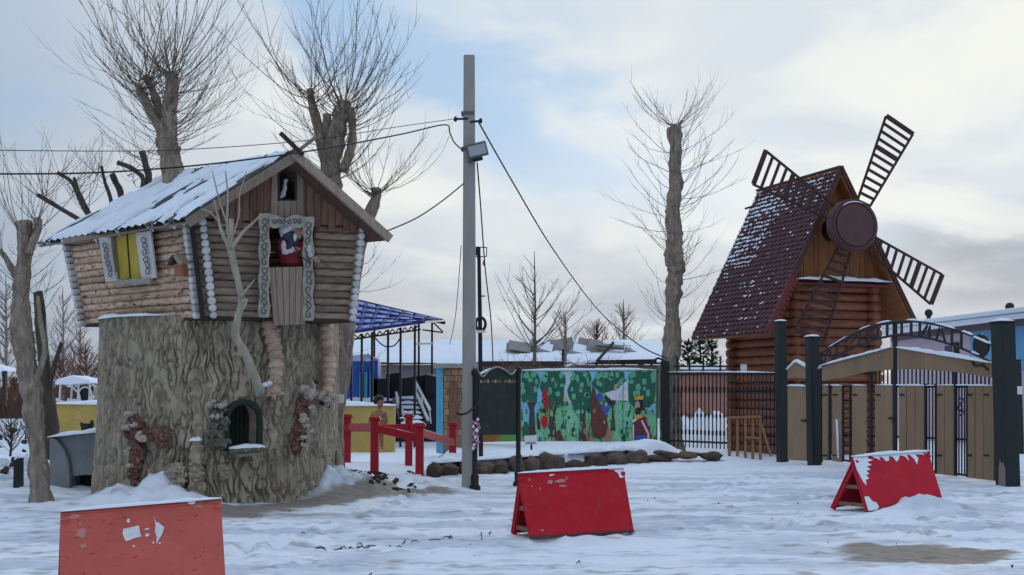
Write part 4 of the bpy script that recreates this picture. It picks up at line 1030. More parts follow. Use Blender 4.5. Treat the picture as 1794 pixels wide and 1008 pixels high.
tree('pollard_tree', 'tall twin-stemmed pollarded tree rising behind the right side of the hut', t2, [(582, 860, 22), (582, 790, 19), (588, 690, 18), (592, 600, 17), (592, 500, 17), (584, 400, 18), (580, 300, 18), (588, 245, 19), (597, 205, 15), (604, 178, 13)],
     [[(580, 310, 10), (566, 270, 9), (560, 235, 9), (548, 190, 7), (543, 157, 6)], [(600, 300, 10), (612, 270, 8), (618, 235, 8), (612, 190, 7)],
      [(584, 850, 11), (589, 740, 12), (602, 640, 14), (611, 560, 14), (626, 460, 11), (642, 390, 10), (657, 350, 9), (659, 330, 9)], [(585, 290, 9), (575, 240, 8), (573, 200, 8)]], 22.8,
     [(604, 178, 600, 215, 26, 1.2, 2.7, .85, .58, .012), (543, 157, 555, 200, 30, 1.1, 2.7, .9, .45, .012), (612, 190, 616, 230, 24, 1.0, 2.3, .95, .4, .011), (659, 332, 655, 350, 30, 1.0, 2.2, .9, .42, .010), (590, 230, 580, 320, 46, 1.0, 2.5, 1.0, .46, .010), (604, 178, 604, 190, 14, 1.8, 2.8, .45, .6, .013), (640, 400, 620, 520, 10, .6, 1.3, 1.0, .3, .008), (616, 560, 614, 700, 10, .5, .9, 1, .3, .007)], 'bark')
t3 = G(72, 886)
tree('pollard_tree', 'leaning bare pollarded tree at the left edge, cut flat on top', t3, [(74, 895, 19.8), (70, 840, 16.3), (62, 760, 15.5), (54, 690, 18.1), (44, 620, 17.2), (36, 560, 16.3), (40, 480, 14.6), (45, 430, 12.9), (42, 388, 12.9)],
     [[(50, 445, 7.7), (60, 418, 6.9), (66, 398, 6.9), (66, 385, 7.7)], [(40, 520, 6.0), (20, 470, 5.2), (0, 440, 4.3), (-30, 420, 3.4)], [(58, 680, 6.0), (78, 620, 5.2), (70, 560, 4.3), (66, 520, 3.4)]], 18.4,
     [(30, 395, 50, 420, 14, .8, 1.7, .6, .7, .010), (66, 385, 66, 395, 6, .5, 1.2, .8, .4, .008), (36, 430, 36, 560, 12, .5, 1.2, 1.0, .4, .008), (0, 440, 40, 520, 8, .6, 1.1, .8, .5, .008)], 'bark')
t4 = P(92, 800, 24.5); t4.z = 0
tree('pollard_tree', 'thin dark trunk standing just right of the leaning left-edge tree', t4, [(95, 850, 15), (90, 760, 13), (82, 680, 12), (74, 600, 10), (68, 525, 8), (66, 512, 8)], [[(84, 690, 5), (96, 640, 4), (108, 600, 3)]], 24.5,
     [(66, 512, 72, 560, 10, .6, 1.4, .8, .4, .009), (80, 600, 84, 680, 14, .6, 1.3, 1.0, .3, .008)], 'bark_dark', 'twig_dark')
t5 = P(1177, 800, 34.6); t5.z = 0
tree('pollard_tree', 'tall single-trunk topped tree between the mural and the windmill', t5, [(1178, 812, 22.7), (1174, 720, 19.3), (1174, 640, 16.8), (1178, 590, 14.3), (1178, 540, 12.6), (1180, 505, 15.1), (1184, 470, 16.0), (1180, 445, 17.6), (1182, 410, 13.4), (1178, 370, 12.6), (1184, 330, 11.8), (1182, 290, 10.9), (1185, 250, 10.1), (1184, 219, 10.1)],
     [[(1180, 260, 5), (1174, 240, 5), (1173, 226, 5)]], 34.6,
     [(1184, 219, 1184, 226, 26, .9, 2.2, .9, .42, .012), (1183, 240, 1180, 380, 34, 1.2, 2.6, 1.0, .42, .014), (1182, 380, 1182, 500, 36, 1.1, 2.4, 1.0, .38, .013), (1178, 500, 1174, 610, 18, .9, 1.8, 1.0, .34, .011)], 'bark', 'twig')
t6 = P(190, 700, 25.5); t6.z = 0
tree('lopped_tree', 'dark lopped tree whose sawn limbs poke up behind the hut roof', t6, [(190, 850, 14.4), (192, 700, 13.0), (196, 560, 10.8), (200, 450, 8.6), (188, 420, 7.2), (160, 398, 4.3), (110, 368, 3.6), (66, 342, 3.6)],
     [[(190, 430, 5.8), (170, 395, 4.3), (147, 365, 3.6), (128, 322, 3.6), (101, 303, 3.6)], [(200, 450, 5.8), (160, 380, 3.6), (140, 340, 2.9), (130, 312, 2.9)], [(200, 440, 5.8), (196, 360, 3.6), (184, 320, 2.9), (178, 292, 2.9)], [(205, 440, 6.5), (212, 350, 5.0), (202, 318, 5.8), (196, 305, 5.0)], [(205, 440, 6.5), (250, 330, 4.3), (238, 300, 4.3), (206, 285, 4.3)], [(205, 440, 6.5), (258, 330, 5.8), (255, 290, 5.8), (249, 266, 5.8)]], 25.5,
     [(66, 342, 110, 368, 12, .7, 2.0, .6, .5, .009), (101, 303, 147, 365, 14, .7, 2.1, .6, .5, .009), (130, 312, 160, 380, 10, .7, 1.6, .8, .5, .009), (206, 285, 240, 330, 12, .5, 1.2, .8, .4, .008), (249, 266, 255, 300, 14, .6, 1.3, 1, .4, .009), (178, 292, 190, 340, 10, .5, 1.2, .8, .4, .008)], 'bark_dark', 'twig_dark')
# pale crooked sapling in front of the hut
sp0 = on_stump(448, 690, .10)[0]
root = thing('pale_sapling', 'pale-barked crooked sapling standing in front of the hut, its base on the stump', 'sapling', sp0)
PX = [(456, 688, 10, 18.5), (444, 655, 10, 18.2), (428, 615, 9, 18.0), (413, 588, 9, 17.9), (417, 555, 8, 17.75), (424, 528, 8, 17.65), (416, 490, 7, 17.6), (407, 450, 7, 17.6), (403, 432, 8, 17.6)]
pts_ = spl([P(x, y, d) for x, y, w_, d in PX], 5); rad = [w_ * .8 * d / F for x, y, w_, d in PX]
rr = []
for i in range(len(PX) - 1): rr += [lerp(rad[i], rad[i + 1], k / 5) * (.93 + .14 * random.random()) for k in range(5)]
MB().tube(pts_, rr + [rad[-1]], 10, lump=.22, seed=4).build('trunk', MT['bark_pale'], root, True)
for q in ([(404, 436, 5), (405, 410, 5), (405, 384, 5)], [(402, 436, 4), (388, 405, 3), (382, 380, 2.6), (375, 350, 2)], [(405, 436, 4), (425, 408, 3), (442, 392, 2.2), (458, 376, 1.6)], [(402, 430, 3), (398, 390, 2.5), (399, 340, 2), (395, 300, 1.2)], [(399, 395, 2), (384, 350, 1.6), (372, 300, 1)], [(420, 520, 3), (434, 505, 2), (446, 490, 1)], [(424, 530, 3), (432, 525, 3), (428, 540, 2)], [(405, 420, 2), (418, 380, 1.6), (420, 340, 1.2), (432, 300, .8)], [(385, 390, 2), (368, 372, 1.5), (352, 366, 1)]):
    raw = [P(x, y, 17.55) for x, y, w_ in q]; MB().tube(spl(raw, 4), [lerp(q[0][2], q[-1][2], k / ((len(q) - 1) * 4)) * 17.5 / F for k in range((len(q) - 1) * 4 + 1)], 6).build('branch', MT['bark_pale'], root, True)
for k, (x, y) in enumerate(((455, 675), (450, 684), (462, 672), (446, 690))):
    MB().ell(on_stump(x, y, .24)[0], .05, .05, .035, None, 8, 5, .4, k).build('snow_clump', MT['snow'], root, True)

def sapling(name, label, px, py0, py1, Y_, spread, mt, cnt=22, r=.03, group=None, thin=.008, cat='sapling'):
    b = P(px, py0, Y_); tp = P(px, py1, Y_); root = thing(name, label, cat, Vector((b.x, Y_, max(0, b.z - .02))), group)
    MB().tube(spl([b, b.lerp(tp, .5) + Vector((.03, 0, 0)), tp], 6), [r * (1 - .85 * k / 12) for k in range(13)], 6).build('trunk', MT[mt], root, True)
    m = MB(); H = tp.z - b.z
    for k in range(cnt):
        q = rn(.08, .85); p = b.lerp(tp, q); a = rn(0, 6.283)
        shoot(m, p, (math.cos(a), math.sin(a) * .8, rn(.5, 1.0)), spread * (1.1 - q) * rn(.7, 1.3) * H, thin * rn(.8, 1.4), .22, 6, 3, .15, 3)
    m.build('branches', MT[mt], root, True, kind='stuff')
sapling('bare_sapling', 'slim bare sapling with upswept twigs behind the mural', 936, 640, 440, 41, .62, 'twig', 34, .06, thin=.016)
sapling('bare_sapling', 'short bushy bare sapling right of the slim one over the roof', 990, 640, 545, 43, .8, 'twig_grey', 30, .05, thin=.014)
sapling('bare_sapling', 'rusty bare shrub showing over the low snowy roof', 1045, 640, 560, 62, .8, 'twig_red', 60, .08, thin=.02)
sapling('bare_sapling', 'pale frosted bare tree beyond the low building near the topped tree', 1092, 640, 525, 62, .55, 'twig_grey', 60, .10, thin=.02)
# ------------------------------------------------------------------ gate
Lp, Rp = G(1427, 816), G(1766, 851)
gu = (Rp - Lp).normalized(); gn = Vector((gu.y, -gu.x, 0)); gn = gn if gn.y < 0 else -gn
GW = lambda px, py, off=0.0: PL(px, py, Lp + gn * off, gn)
gate = thing('entrance_gate', 'wide brown double gate with peaked top board under a black arch of letters', 'gate', (Lp + Rp) / 2)
ggrp = 'black square gate posts'
def post(pb, w_, py_top, label, cap=True, name='gate_post'):
    r_ = thing(name, label, 'post', pb, ggrp)
    z_ = P(897, py_top, pb.y).z; c_, s_ = gu.x, gu.y
    q = [(-1, -1), (1, -1), (1, 1), (-1, 1)]
    ring = lambda k, zz_: [Vector((pb.x, pb.y, zz_)) + gu * (a * w_ / 2 * k) + gn * (b * w_ / 2 * k) for a, b in q]
    MB().hexa(ring(1, -.1) + ring(1, z_)).build('shaft', MT['gate_green'], r_, bevel=.012)
    MB().hexa(ring(1.12, z_ - .0) + ring(1.12, z_ + .03)).build('cap', MT['gate_green'], r_, bevel=.008)
    if cap:
        c = ring(1.05, z_ + .03); snow_strip([(c[0] + c[3]) / 2, (c[1] + c[2]) / 2], w_ * 1.05, .045, 'cap_snow', r_, across=gn, seg=6, seed=int(py_top))
    return r_
post(Lp, .24, 592, 'dark green gate post left of the wide gate, shorter of the pair')
pr = post(Rp, .30, 566, 'thick dark green gate post at the right end of the gate')
wp = Vector((Rp.x, Rp.y, 0)) + gn * .153
MB().prism([wp + gu * a + Vector((0, 0, b)) for a, b in ((-.06, .02), (.13, .0), (.13, .30), (.08, .42), (.03, .40), (.0, .46), (-.04, .30))], gn * .003).build('bare_patch', mat('bare_worn_wood', (.30, .22, .17), (.17, .13, .11), (20, 20, 20), .9), pr)
tp_ = G(1371, 809); post(tp_, .22, 565, 'tall dark green gate post between the iron fence and narrow wicket')
rp2 = G(1784, 795); post(rp2, .22, 632, 'dark green post farther back at the right edge of the picture', False)
o = MB().box(P(1786, 684, rp2.y - .2), .16, .02, .22).build('white_notice', MT['sticker'], None); tag(o, 'small white notice fixed to the far right gate post', 'notice')
# profiled brown panels
def corr(px0, px1, t0, t1, b0, b1, off=0.0, name='panel', mt='gate_panel', parent=None, wall=None, pitch=3.2):
    wall = wall or GW; n_ = max(3, int((px1 - px0) / pitch)) * 2; top_, bot_ = [], []
    for k in range(n_ + 1):
        q = k / n_; o_ = off + (.010 if (k // 1) % 2 else 0)
        x = lerp(px0, px1, q); top_.append(wall(x, lerp(t0, t1, q), o_)); bot_.append(wall(x, lerp(b0, b1, q), o_))
    bk = lambda p: p - gn * .03
    m = MB().grid([bot_, top_]); m.grid([[bk(p) for p in top_], [bk(p) for p in bot_]])
    m.grid([top_, [bk(p) for p in top_]]); m.grid([[bk(p) for p in bot_], bot_])
    b = len(m.v); m.v += [tuple(p) for p in (bot_[0], top_[0], bk(top_[0]), bk(bot_[0]), bot_[-1], top_[-1], bk(top_[-1]), bk(bot_[-1]))]; m.f += [(b, b + 1, b + 2, b + 3), (b + 7, b + 6, b + 5, b + 4)]
    return m.build(name, MT[mt], parent or gate)
ybot = lambda x: lerp(806, 843, (x - 1440) / 305.0)
PANELS = [(1440, 1450), (1458, 1475), (1493, 1517), (1533, 1564), (1575, 1619), (1641, 1673), (1694, 1722), (1723, 1745)]
for a, b in PANELS: corr(a, b, 676, 677, ybot(a), ybot(b))
for a, b in PANELS:
    for y in (692, 798):
        MB().bar(GW(a + .5, y, .014), GW(min(a + 9, b), y, .014), .012, .035).build('hinge_strap', MT['black'], gate)
    for y in (684, 740): MB().tube([GW(b - 2, y, .01), GW(b - 2, y, .02)], .012, 6).build('bolt', MT['steel'], gate)
# lintel boards
top_l = lambda x: lerp(641, 608, (x - 1440) / 127.0) if x < 1567 else lerp(608, 637, (x - 1567) / 178.0)
bot_l = lambda x: 663 - 16 * math.sin(math.pi * (x - 1440) / 305.0) + (4 if x < 1520 else 0)
for a, b in ((1440, 1480), (1480, 1520), (1520, 1564), (1573, 1620), (1620, 1675), (1675, 1738)):
    corr(a, b, top_l(a), top_l(b), bot_l(a), bot_l(b), .05, 'lintel_board')
snow_strip([GW(1436, 646, .05)] + [GW(x, top_l(x), .05) for x in (1440, 1500, 1563)], .12, .05, 'lintel_snow', gate, across=gn, seg=26, seed=11)
snow_strip([GW(x, top_l(x), .05) for x in (1573, 1650, 1742)], .12, .06, 'lintel_snow', gate, across=gn, seg=26, seed=12)
for a, b in ((1440, 1475), (1493, 1517), (1533, 1640), (1641, 1745)):
    snow_strip([GW(a, 675, -.01), GW(b, 676, -.01)], .05, .022, 'rail_snow', gate, across=gn, seg=14, seed=a)
# black frame
fr = []
for x, y0, y1, w_ in ((1568, 563, 822, .10), (1439, 640, 810, .06), (1526, 650, 815, .07), (1454, 672, 806, .05), (1746, 600, 842, .08), (1622, 672, 828, .04), (1640, 672, 830, .03), (1674, 650, 834, .05), (1695, 675, 836, .03), (1490, 676, 810, .03), (1477, 676, 808, .03)):
    MB().bar(GW(x, y1, .0), GW(x, y0, .0), w_, .05, up=gn).build('frame_post', MT['black'], gate)
for y0, y1 in ((677, 678), (760, 772)):
    MB().bar(GW(1440, y0, -.045), GW(1745, y1, -.045), .03, .04).build('frame_rail', MT['black'], gate)
MB().bar(GW(1440, ybot(1440) - 4, -.045), GW(1745, ybot(1745) - 4, -.045), .03, .04).build('frame_rail', MT['black'], gate)
for x in (1588, 1603, 1655, 1708): MB().bar(GW(x, ybot(x) - 1, .011), GW(x, 677, .011), .006, .004, up=gn).build('panel_seam', MT['verge'], gate)
for k in range(30):      # grille bars above the panels and in the gaps
    x = 1534 + k * 7.1
    if x < 1744: MB().bar(GW(x, 678, -.03), GW(x, bot_l(x) - 1, -.03), .028, .02, up=gn).build('grille_bar', MT['black'], gate)
for x in (1628, 1634, 1680, 1685, 1690): MB().bar(GW(x, ybot(x) - 4, -.03), GW(x, 677, -.03), .022, .02, up=gn).build('grille_bar', MT['black'], gate)
for k in range(7):
    y = 690 + k * 17; MB().bar(GW(1477, y, -.03), GW(1491, y, -.03), .02, .02).build('grille_bar', MT['black'], gate)
for k in range(6): MB().bar(GW(1518, 700 + k * 18, -.03), GW(1526, 704 + k * 18, -.03), .02, .03).build('grille_bar', MT['black'], gate)
MB().tube([GW(1466, 735, .03), GW(1468, 770, .03), GW(1469, 802, .03)], .03, 6, lump=.4).build('door_snow', MT['snow'], gate, True)
MB().bar(GW(1558, 733, .02), GW(1570, 733, .02), .05, .04).build('handle', MT['black'], gate)
# decorative scrolls in the right-hand gap
m = MB()
for cy, s_ in ((705, 1), (718, -1), (726, 1)):
    m.tube([GW(1683 + 6 * math.cos(q) * s_ * q / 6, cy + 9 * math.sin(q) * q / 6, .0) for q in np.linspace(0, 6.5, 14)], .014, 4)
m.build('scroll', MT['black'], gate, True, kind='stuff')
# arch of letters
UP_ = [(1437, 620), (1470, 600), (1500, 583), (1530, 571), (1567, 564), (1600, 563), (1640, 569), (1680, 580), (1715, 594), (1746, 609)]
LO_ = [(1440, 641), (1470, 623), (1500, 608), (1530, 596), (1567, 588), (1600, 589), (1640, 596), (1680, 609), (1715, 624), (1746, 640)]
arch = thing('letter_arch', 'black metal arch of letters over the wide gate', 'arch', (Lp + Rp) / 2 + Vector((0, 0, 2.6)))
au = spl([GW(x, y, .06) for x, y in UP_], 6); al = spl([GW(x, y, .06) for x, y in LO_], 6)
for q in (au, al):
    MB().tube(q, .026, 6).build('arch_rail', MT['black'], arch, True)
MB().bar(au[0], al[0], .05, .05).build('arch_end', MT['black'], arch); MB().bar(au[-1], al[-1], .05, .05).build('arch_end', MT['black'], arch)
for a, b in ((3, 10), (13, 18), (19, 24), (28, 34), (36, 42), (43, 47), (49, 53)):
    snow_strip([p + Vector((0, 0, .02)) for p in au[a:b]], .05, .028, 'arch_snow', arch, across=gn, seg=9, seed=a)
cols = spl([Vector((x, y, 0)) for x, y in UP_], 8); cls = spl([Vector((x, y, 0)) for x, y in LO_], 8)
def letter(ch, px, parent):
    ux = min(range(len(cols)), key=lambda i: abs(cols[i].x - px)); u_, l_ = cols[ux], min(cls, key=lambda p: abs(p.x - px))
    cu = bpy.data.curves.new('letter', 'FONT'); cu.body = ch; cu.size = 1.0; cu.extrude = .02; cu.offset = .03
    ob = bpy.data.objects.new('tmp', cu); COL.objects.link(ob)
    bpy.context.view_layer.update()
    me_ = bpy.data.meshes.new_from_object(ob.evaluated_get(bpy.context.evaluated_depsgraph_get()))
    bpy.data.objects.remove(ob)
    vs = [v.co.copy() for v in me_.vertices]
    if not vs: return
    x0 = min(v.x for v in vs); x1 = max(v.x for v in vs); y0 = min(v.y for v in vs); y1 = max(v.y for v in vs)
    hw = 11.0
    T_ = [GW(px - hw, u_.y + 1, .06), GW(px + hw, u_.y + 1, .06)]; slope = (cols[min(ux + 4, len(cols) - 1)].y - cols[max(ux - 4, 0)].y) / max(1e-6, cols[min(ux + 4, len(cols) - 1)].x - cols[max(ux - 4, 0)].x)
    m = MB()
    for v in vs:
        a = (v.x - x0) / (x1 - x0); b = (v.y - y0) / (y1 - y0)
        dx = (a - .5) * 2 * hw
        m.v.append(tuple(GW(px + dx, lerp(l_.y + 1, u_.y - 1, b) + slope * dx, .06 + v.z)))
    m.f = [tuple(p.vertices) for p in me_.polygons]
    m.build('letter', MT['black'], parent); bpy.data.meshes.remove(me_)
for ch, px in (('А', 1451), ('С', 1474), ('З', 1493), ('Л', 1510), ('Х', 1528), ('П', 1546), ('П', 1588), ('И', 1620), ('А', 1648), ('П', 1676)):
    letter(ch, px, arch)
dc = GW(1719, 606, .05)
dsc = MB().tube([dc - gn * .02, dc + gn * .02], .215, 28).build('round_plate', MT['black'], arch)
for a, b in (((1700, 625), (1708, 641)), ((1708, 641), (1722, 640)), ((1722, 640), (1732, 648))): MB().bar(GW(*a, .06), GW(*b, .06), .04, .04).build('plate_bracket', MT['black'], arch)
snow_strip([GW(1706, 590, .08), GW(1733, 602, .08)], .05, .03, 'arch_snow', arch, across=gn, seg=8, seed=77)
snow_strip([GW(1703, 617, .08), GW(1716, 622, .08)], .05, .03, 'arch_snow', arch, across=gn, seg=8, seed=78)
# narrow wicket
wk = thing('wicket_gate', 'narrow brown wicket gate with pointed top between two dark posts', 'gate', G(1397, 807))
corr(1380, 1413, 676, 677, 806, 808, -.0, 'panel', parent=wk); corr(1380, 1396, 648, 634, 663, 661, 0, 'top_board', parent=wk); corr(1396, 1413, 634, 643, 661, 664, 0, 'top_board', parent=wk)
snow_strip([GW(1379, 648, 0), GW(1396, 633, 0), GW(1417, 645, 0)], .10, .06, 'top_snow', wk, across=gn, seg=12, seed=21)
snow_strip([GW(1380, 676, 0), GW(1413, 677, 0)], .06, .035, 'rail_snow', wk, across=gn, seg=10, seed=22)
MB().bar(GW(1416, 645, -.02), GW(1416, 808, -.02), .04, .04, up=gn).build('frame_post', MT['black'], wk)
MB().bar(GW(1404, 737, .03), GW(1412, 737, .03), .05, .04).build('handle', MT['black'], wk)

# ------------------------------------------------------------------ iron fence left of the gate
f0, f1 = G(1165, 795), G(1362, 806)
fu = (f1 - f0).normalized(); fn_ = Vector((fu.y, -fu.x, 0)); fn_ = fn_ if fn_.y < 0 else -fn_
FWL = lambda px, py: PL(px, py, f0, fn_)
fence = thing('iron_fence', 'black wrought-iron fence with turned balusters in front of the windmill', 'fence', (f0 + f1) / 2)
q = MB().box(FWL(1165, 715) , .22, .22, (795 - 632) * f0.y / F).build('fence_post', MT['gate_green'], fence, bevel=.012)
ft = lambda x: 655 + (x - 1165) * 0; fb_ = lambda x: lerp(782, 792, (x - 1165) / 197)
for py in (656, 772):
    MB().bar(FWL(1168, py), FWL(1362, py + (0 if py < 700 else 8)), .04, .05).build('fence_rail', MT['black'], fence)
for k in range(27):
    x = 1181 + k * 6.75; a = FWL(x, fb_(x)); b = FWL(x, 650)
    prof_ = [(0, .016), (.16, .016), (.18, .030), (.22, .030), (.24, .016), (.38, .016), (.42, .032), (.46, .016), (.70, .016), (.73, .034), (.78, .034), (.81, .016), (1.0, .014)]
    MB().tube([a.lerp(b, t_) for t_, r_ in prof_], [r_ for t_, r_ in prof_], 6).build('baluster', MT['black'], fence, True)
for x in (1186, 1208, 1232, 1262): MB().bar(FWL(x, 656), FWL(x, 624), .035, .035, up=fn_).build('upright', MT['black'], fence)
MB().bar(FWL(1180, 642), FWL(1285, 642), .03, .05).build('fence_rail', MT['black'], fence)
snow_strip([FWL(1172, 652), FWL(1240, 652), FWL(1360, 653)], .10, .03, 'rail_snow', fence, across=fn_, seg=30, seed=31)
MB().bar(FWL(1138, 790) , FWL(1138, 648), .04, .04, up=fn_).build('upright', MT['black'], fence); MB().bar(FWL(1150, 792), FWL(1150, 650), .04, .04, up=fn_).build('upright', MT['black'], fence)
MB().tube(spl([P(1140, 640, 34), P(1152, 628, 33.9), P(1166, 634, 33.8)], 6), .03, 6).build('curl', MT['black'], fence, True)
# brown wooden rail beside the mill
wr = thing('wooden_rail', 'low light-brown wooden railing beside the windmill wall', 'railing', P(1310, 800, 31.5))
M_or = mat('orange_brown_wood', (.34, .17, .08), (.25, .12, .055), (14, 14, 4), .7)
for x in (1278, 1292, 1306, 1319, 1332): MB().bar(P(x, 806, 31.2), P(x, 731, 31.2), .07, .05, up=(0, 1, 0)).build('post', M_or, wr)
MB().bar(P(1274, 732, 31.15), P(1334, 730, 31.15), .05, .06).build('rail', M_or, wr); MB().bar(P(1305, 766, 31.15), P(1334, 768, 31.15), .05, .05).build('rail', M_or, wr)
MB().bar(P(1333, 742, 31.15), P(1351, 800, 31.15), .05, .06).build('brace', M_or, wr)

# ------------------------------------------------------------------ mural
MY = 34.2
mural = thing('mural_board', 'long painted mural board showing a cartoon forest with a crowned king', 'mural', Vector((P(1030, 795, MY).x, MY, 0)))
mz = lambda zx, zy: (900 + zx / 5.6, 630 + zy / 5.6)
def mp(zx, zy, o_=0.0): x, y = mz(zx, zy); p = P(x, y, MY); p.y -= o_; return p
M_mg = mat('mural_green', (.14, .50, .24), (.28, .62, .34), (5, 5, 5), .7, c3=(.04, .19, .11), c3lo=.54, c3hi=.57, c3scale=(7, 7, 3.5))
def paint(nm, c): return mat('mural_' + nm, tuple(min(.85, x * 1.15) for x in c), tuple(x * .8 for x in c), (9, 9, 5), .7, .2, c3=tuple(.5 * x + .10 for x in c), c3lo=.58, c3hi=.72, c3scale=(16, 16, 7))
MC_ = dict(sky=paint('sky', (.22, .56, .80)), pale=paint('pale', (.50, .66, .80)), dgreen=paint('dark_green', (.03, .13, .085)), leaf=paint('leaf', (.14, .45, .27)), trunk=paint('trunk', (.08, .055, .05)), red=paint('red', (.55, .02, .03)), brown=paint('brown', (.15, .05, .04)), tan=paint('tan', (.40, .22, .12)), blue=paint('blue', (.05, .12, .50)), white=paint('white', (.66, .68, .72)), maroon=paint('maroon', (.30, .02, .045)), gold=paint('gold', (.65, .42, .05)), skin=paint('skin', (.52, .33, .25)), black=paint('black', (.03, .025, .03)), lgreen=paint('light_green', (.26, .60, .36)), orange=paint('orange', (.48, .20, .06)))
MB().hexa([mp(72, 1000, 0), mp(1400, 1000, 0), mp(1400, 1000, -.05), mp(72, 1000, -.05), mp(72, 112, 0), mp(1400, 105, 0), mp(1400, 105, -.05), mp(72, 112, -.05)]).build('board', M_mg, mural)
def mpoly(pts2, c, lvl, name='painted_shape'):
    MB().prism([mp(x, y, .004 * lvl) for x, y in pts2], (0, -.002, 0)).build(name, MC_[c], mural)
def mell(cx, cy, rx, ry, c, lvl, n_=14, jag=.25, seed=1, name='painted_shape'):
    mpoly([(cx + rx * math.cos(a) * (1 - jag * float(vnoise(math.cos(a) * 2 + seed, math.sin(a) * 2, 0, seed))), cy + ry * math.sin(a) * (1 - jag * float(vnoise(math.cos(a) * 2, math.sin(a) * 2 + seed, 0, seed)))) for a in np.linspace(0, 2 * math.pi, n_, endpoint=False)], c, lvl, name)
for k, (a, b, y1) in enumerate(((205, 330, 420), (455, 600, 430), (730, 835, 400), (1080, 1180, 430))): mpoly([(a, 118), (b, 117), (b - 10, y1 * .6), (b - 25, y1), (a + 20, y1), (a + 12, y1 * .5)], 'sky' if k != 1 else 'pale', 1, 'painted_sky')
mpoly([(80, 420), (200, 400), (260, 470), (170, 640), (95, 600)], 'sky', 1, 'painted_sky'); mpoly([(1270, 430), (1385, 440), (1385, 520), (1300, 560)], 'sky', 1, 'painted_sky')
for k, (cx, cy, rx, ry) in enumerate(((385, 640, 60, 150), (560, 600, 80, 170), (1080, 560, 110, 170), (250, 700, 60, 120), (690, 620, 40, 140), (570, 790, 70, 90), (1060, 800, 60, 90), (330, 790, 60, 60))): mell(cx, cy, rx, ry, 'lgreen', 2, seed=k + 2, jag=.5, name='painted_bush')
for k, (x0, x1, yb) in enumerate(((150, 205, 820), (345, 405, 760), (645, 705, 850), (960, 985, 700), (1240, 1290, 500))): mpoly([(x0 - 10, yb), (x1 + 14, yb), (x1 - 4, 480), (x1 + 30, 380), (x0 - 30, 380), (x0 + 6, 500)], 'trunk', 3, 'painted_trunk')
for k, (cx, cy, rx, ry) in enumerate(((150, 255, 100, 185), (390, 280, 118, 210), (655, 300, 115, 215), (945, 210, 165, 130), (1260, 275, 150, 215))):
    y_top = 122; pts2 = [(cx + rx * math.cos(a) * (1 - .15 * math.sin(5 * a + k)), max(y_top, cy + ry * math.sin(a) * (1 - .12 * math.cos(4 * a)))) for a in np.linspace(0, 2 * math.pi, 22, endpoint=False)]
    pts2 = [(min(max(x, 80), 1392), y) for x, y in pts2]; mpoly(pts2, 'dgreen', 4, 'painted_crown')
    for j in range(13):
        mell(cx + rx * .74 * math.cos(j * 2.4 + k), max(150, cy - ry * .2 + ry * .5 * math.sin(j * 1.7 + k * 2)), rn(17, 32), rn(22, 42), 'leaf', 5 + (j % 2), 10, .3, j + k, 'painted_leaf')
for k in range(240):
    mell(rn(95, 1380), rn(400, 900), rn(8, 22), rn(16, 50), random.choice(['lgreen', 'leaf', 'dgreen', 'sky', 'leaf', 'dgreen', 'dgreen', 'tan']), 3 + k % 3 + .3, 9, .6, k + 60, 'painted_leaf')
mpoly([(890, 330), (1020, 290), (1115, 200), (1125, 405), (960, 400)], 'white', 7, 'painted_patch')
for k, (cx, cy, rx, ry, c) in enumerate(((440, 760, 45, 90, 'brown'), (120, 700, 45, 110, 'dgreen'), (740, 790, 45, 100, 'tan'), (920, 740, 60, 110, 'tan'), (1360, 830, 34, 45, 'brown'), (1000, 850, 30, 30, 'orange'), (820, 860, 70, 40, 'dgreen'), (740, 720, 20, 30, 'orange'), (1080, 770, 24, 60, 'dgreen'), (500, 390, 16, 40, 'gold'))): mell(cx, cy, rx, ry, c, 7, seed=k + 30, jag=.5, name='painted_bush')
# red hooded figure
mell(305, 345, 32, 58, 'red', 8, name='red_figure'); mell(318, 430, 30, 50, 'red', 8, seed=4, name='red_figure'); mell(300, 610, 36, 76, 'red', 9, seed=6, name='red_figure'); mell(298, 500, 22, 26, 'black', 9, name='red_figure'); mell(345, 520, 14, 60, 'tan', 8, name='red_figure'); mell(292, 540, 18, 14, 'gold', 10, name='red_figure')
mpoly([(225, 540), (250, 600), (262, 690), (235, 680)], 'black', 8, 'red_figure')
# brown beast and blue rider
mpoly([(770, 260), (800, 300), (810, 380), (850, 440), (905, 560), (925, 640), (905, 740), (850, 785), (790, 760), (755, 640), (760, 400)], 'brown', 8, 'brown_beast')
mell(790, 505, 14, 26, 'tan', 9, name='brown_beast'); mell(888, 615, 8, 20, 'gold', 9, name='brown_beast')
mell(845, 370, 36, 48, 'blue', 9, name='blue_rider'); mell(905, 470, 46, 66, 'blue', 9, seed=8, name='blue_rider'); mell(905, 440, 16, 24, 'gold', 10, name='blue_rider'); mpoly([(900, 350), (960, 430), (940, 450), (885, 370)], 'black', 10, 'blue_rider'); mell(998, 275, 18, 36, 'skin', 8, name='blue_rider')
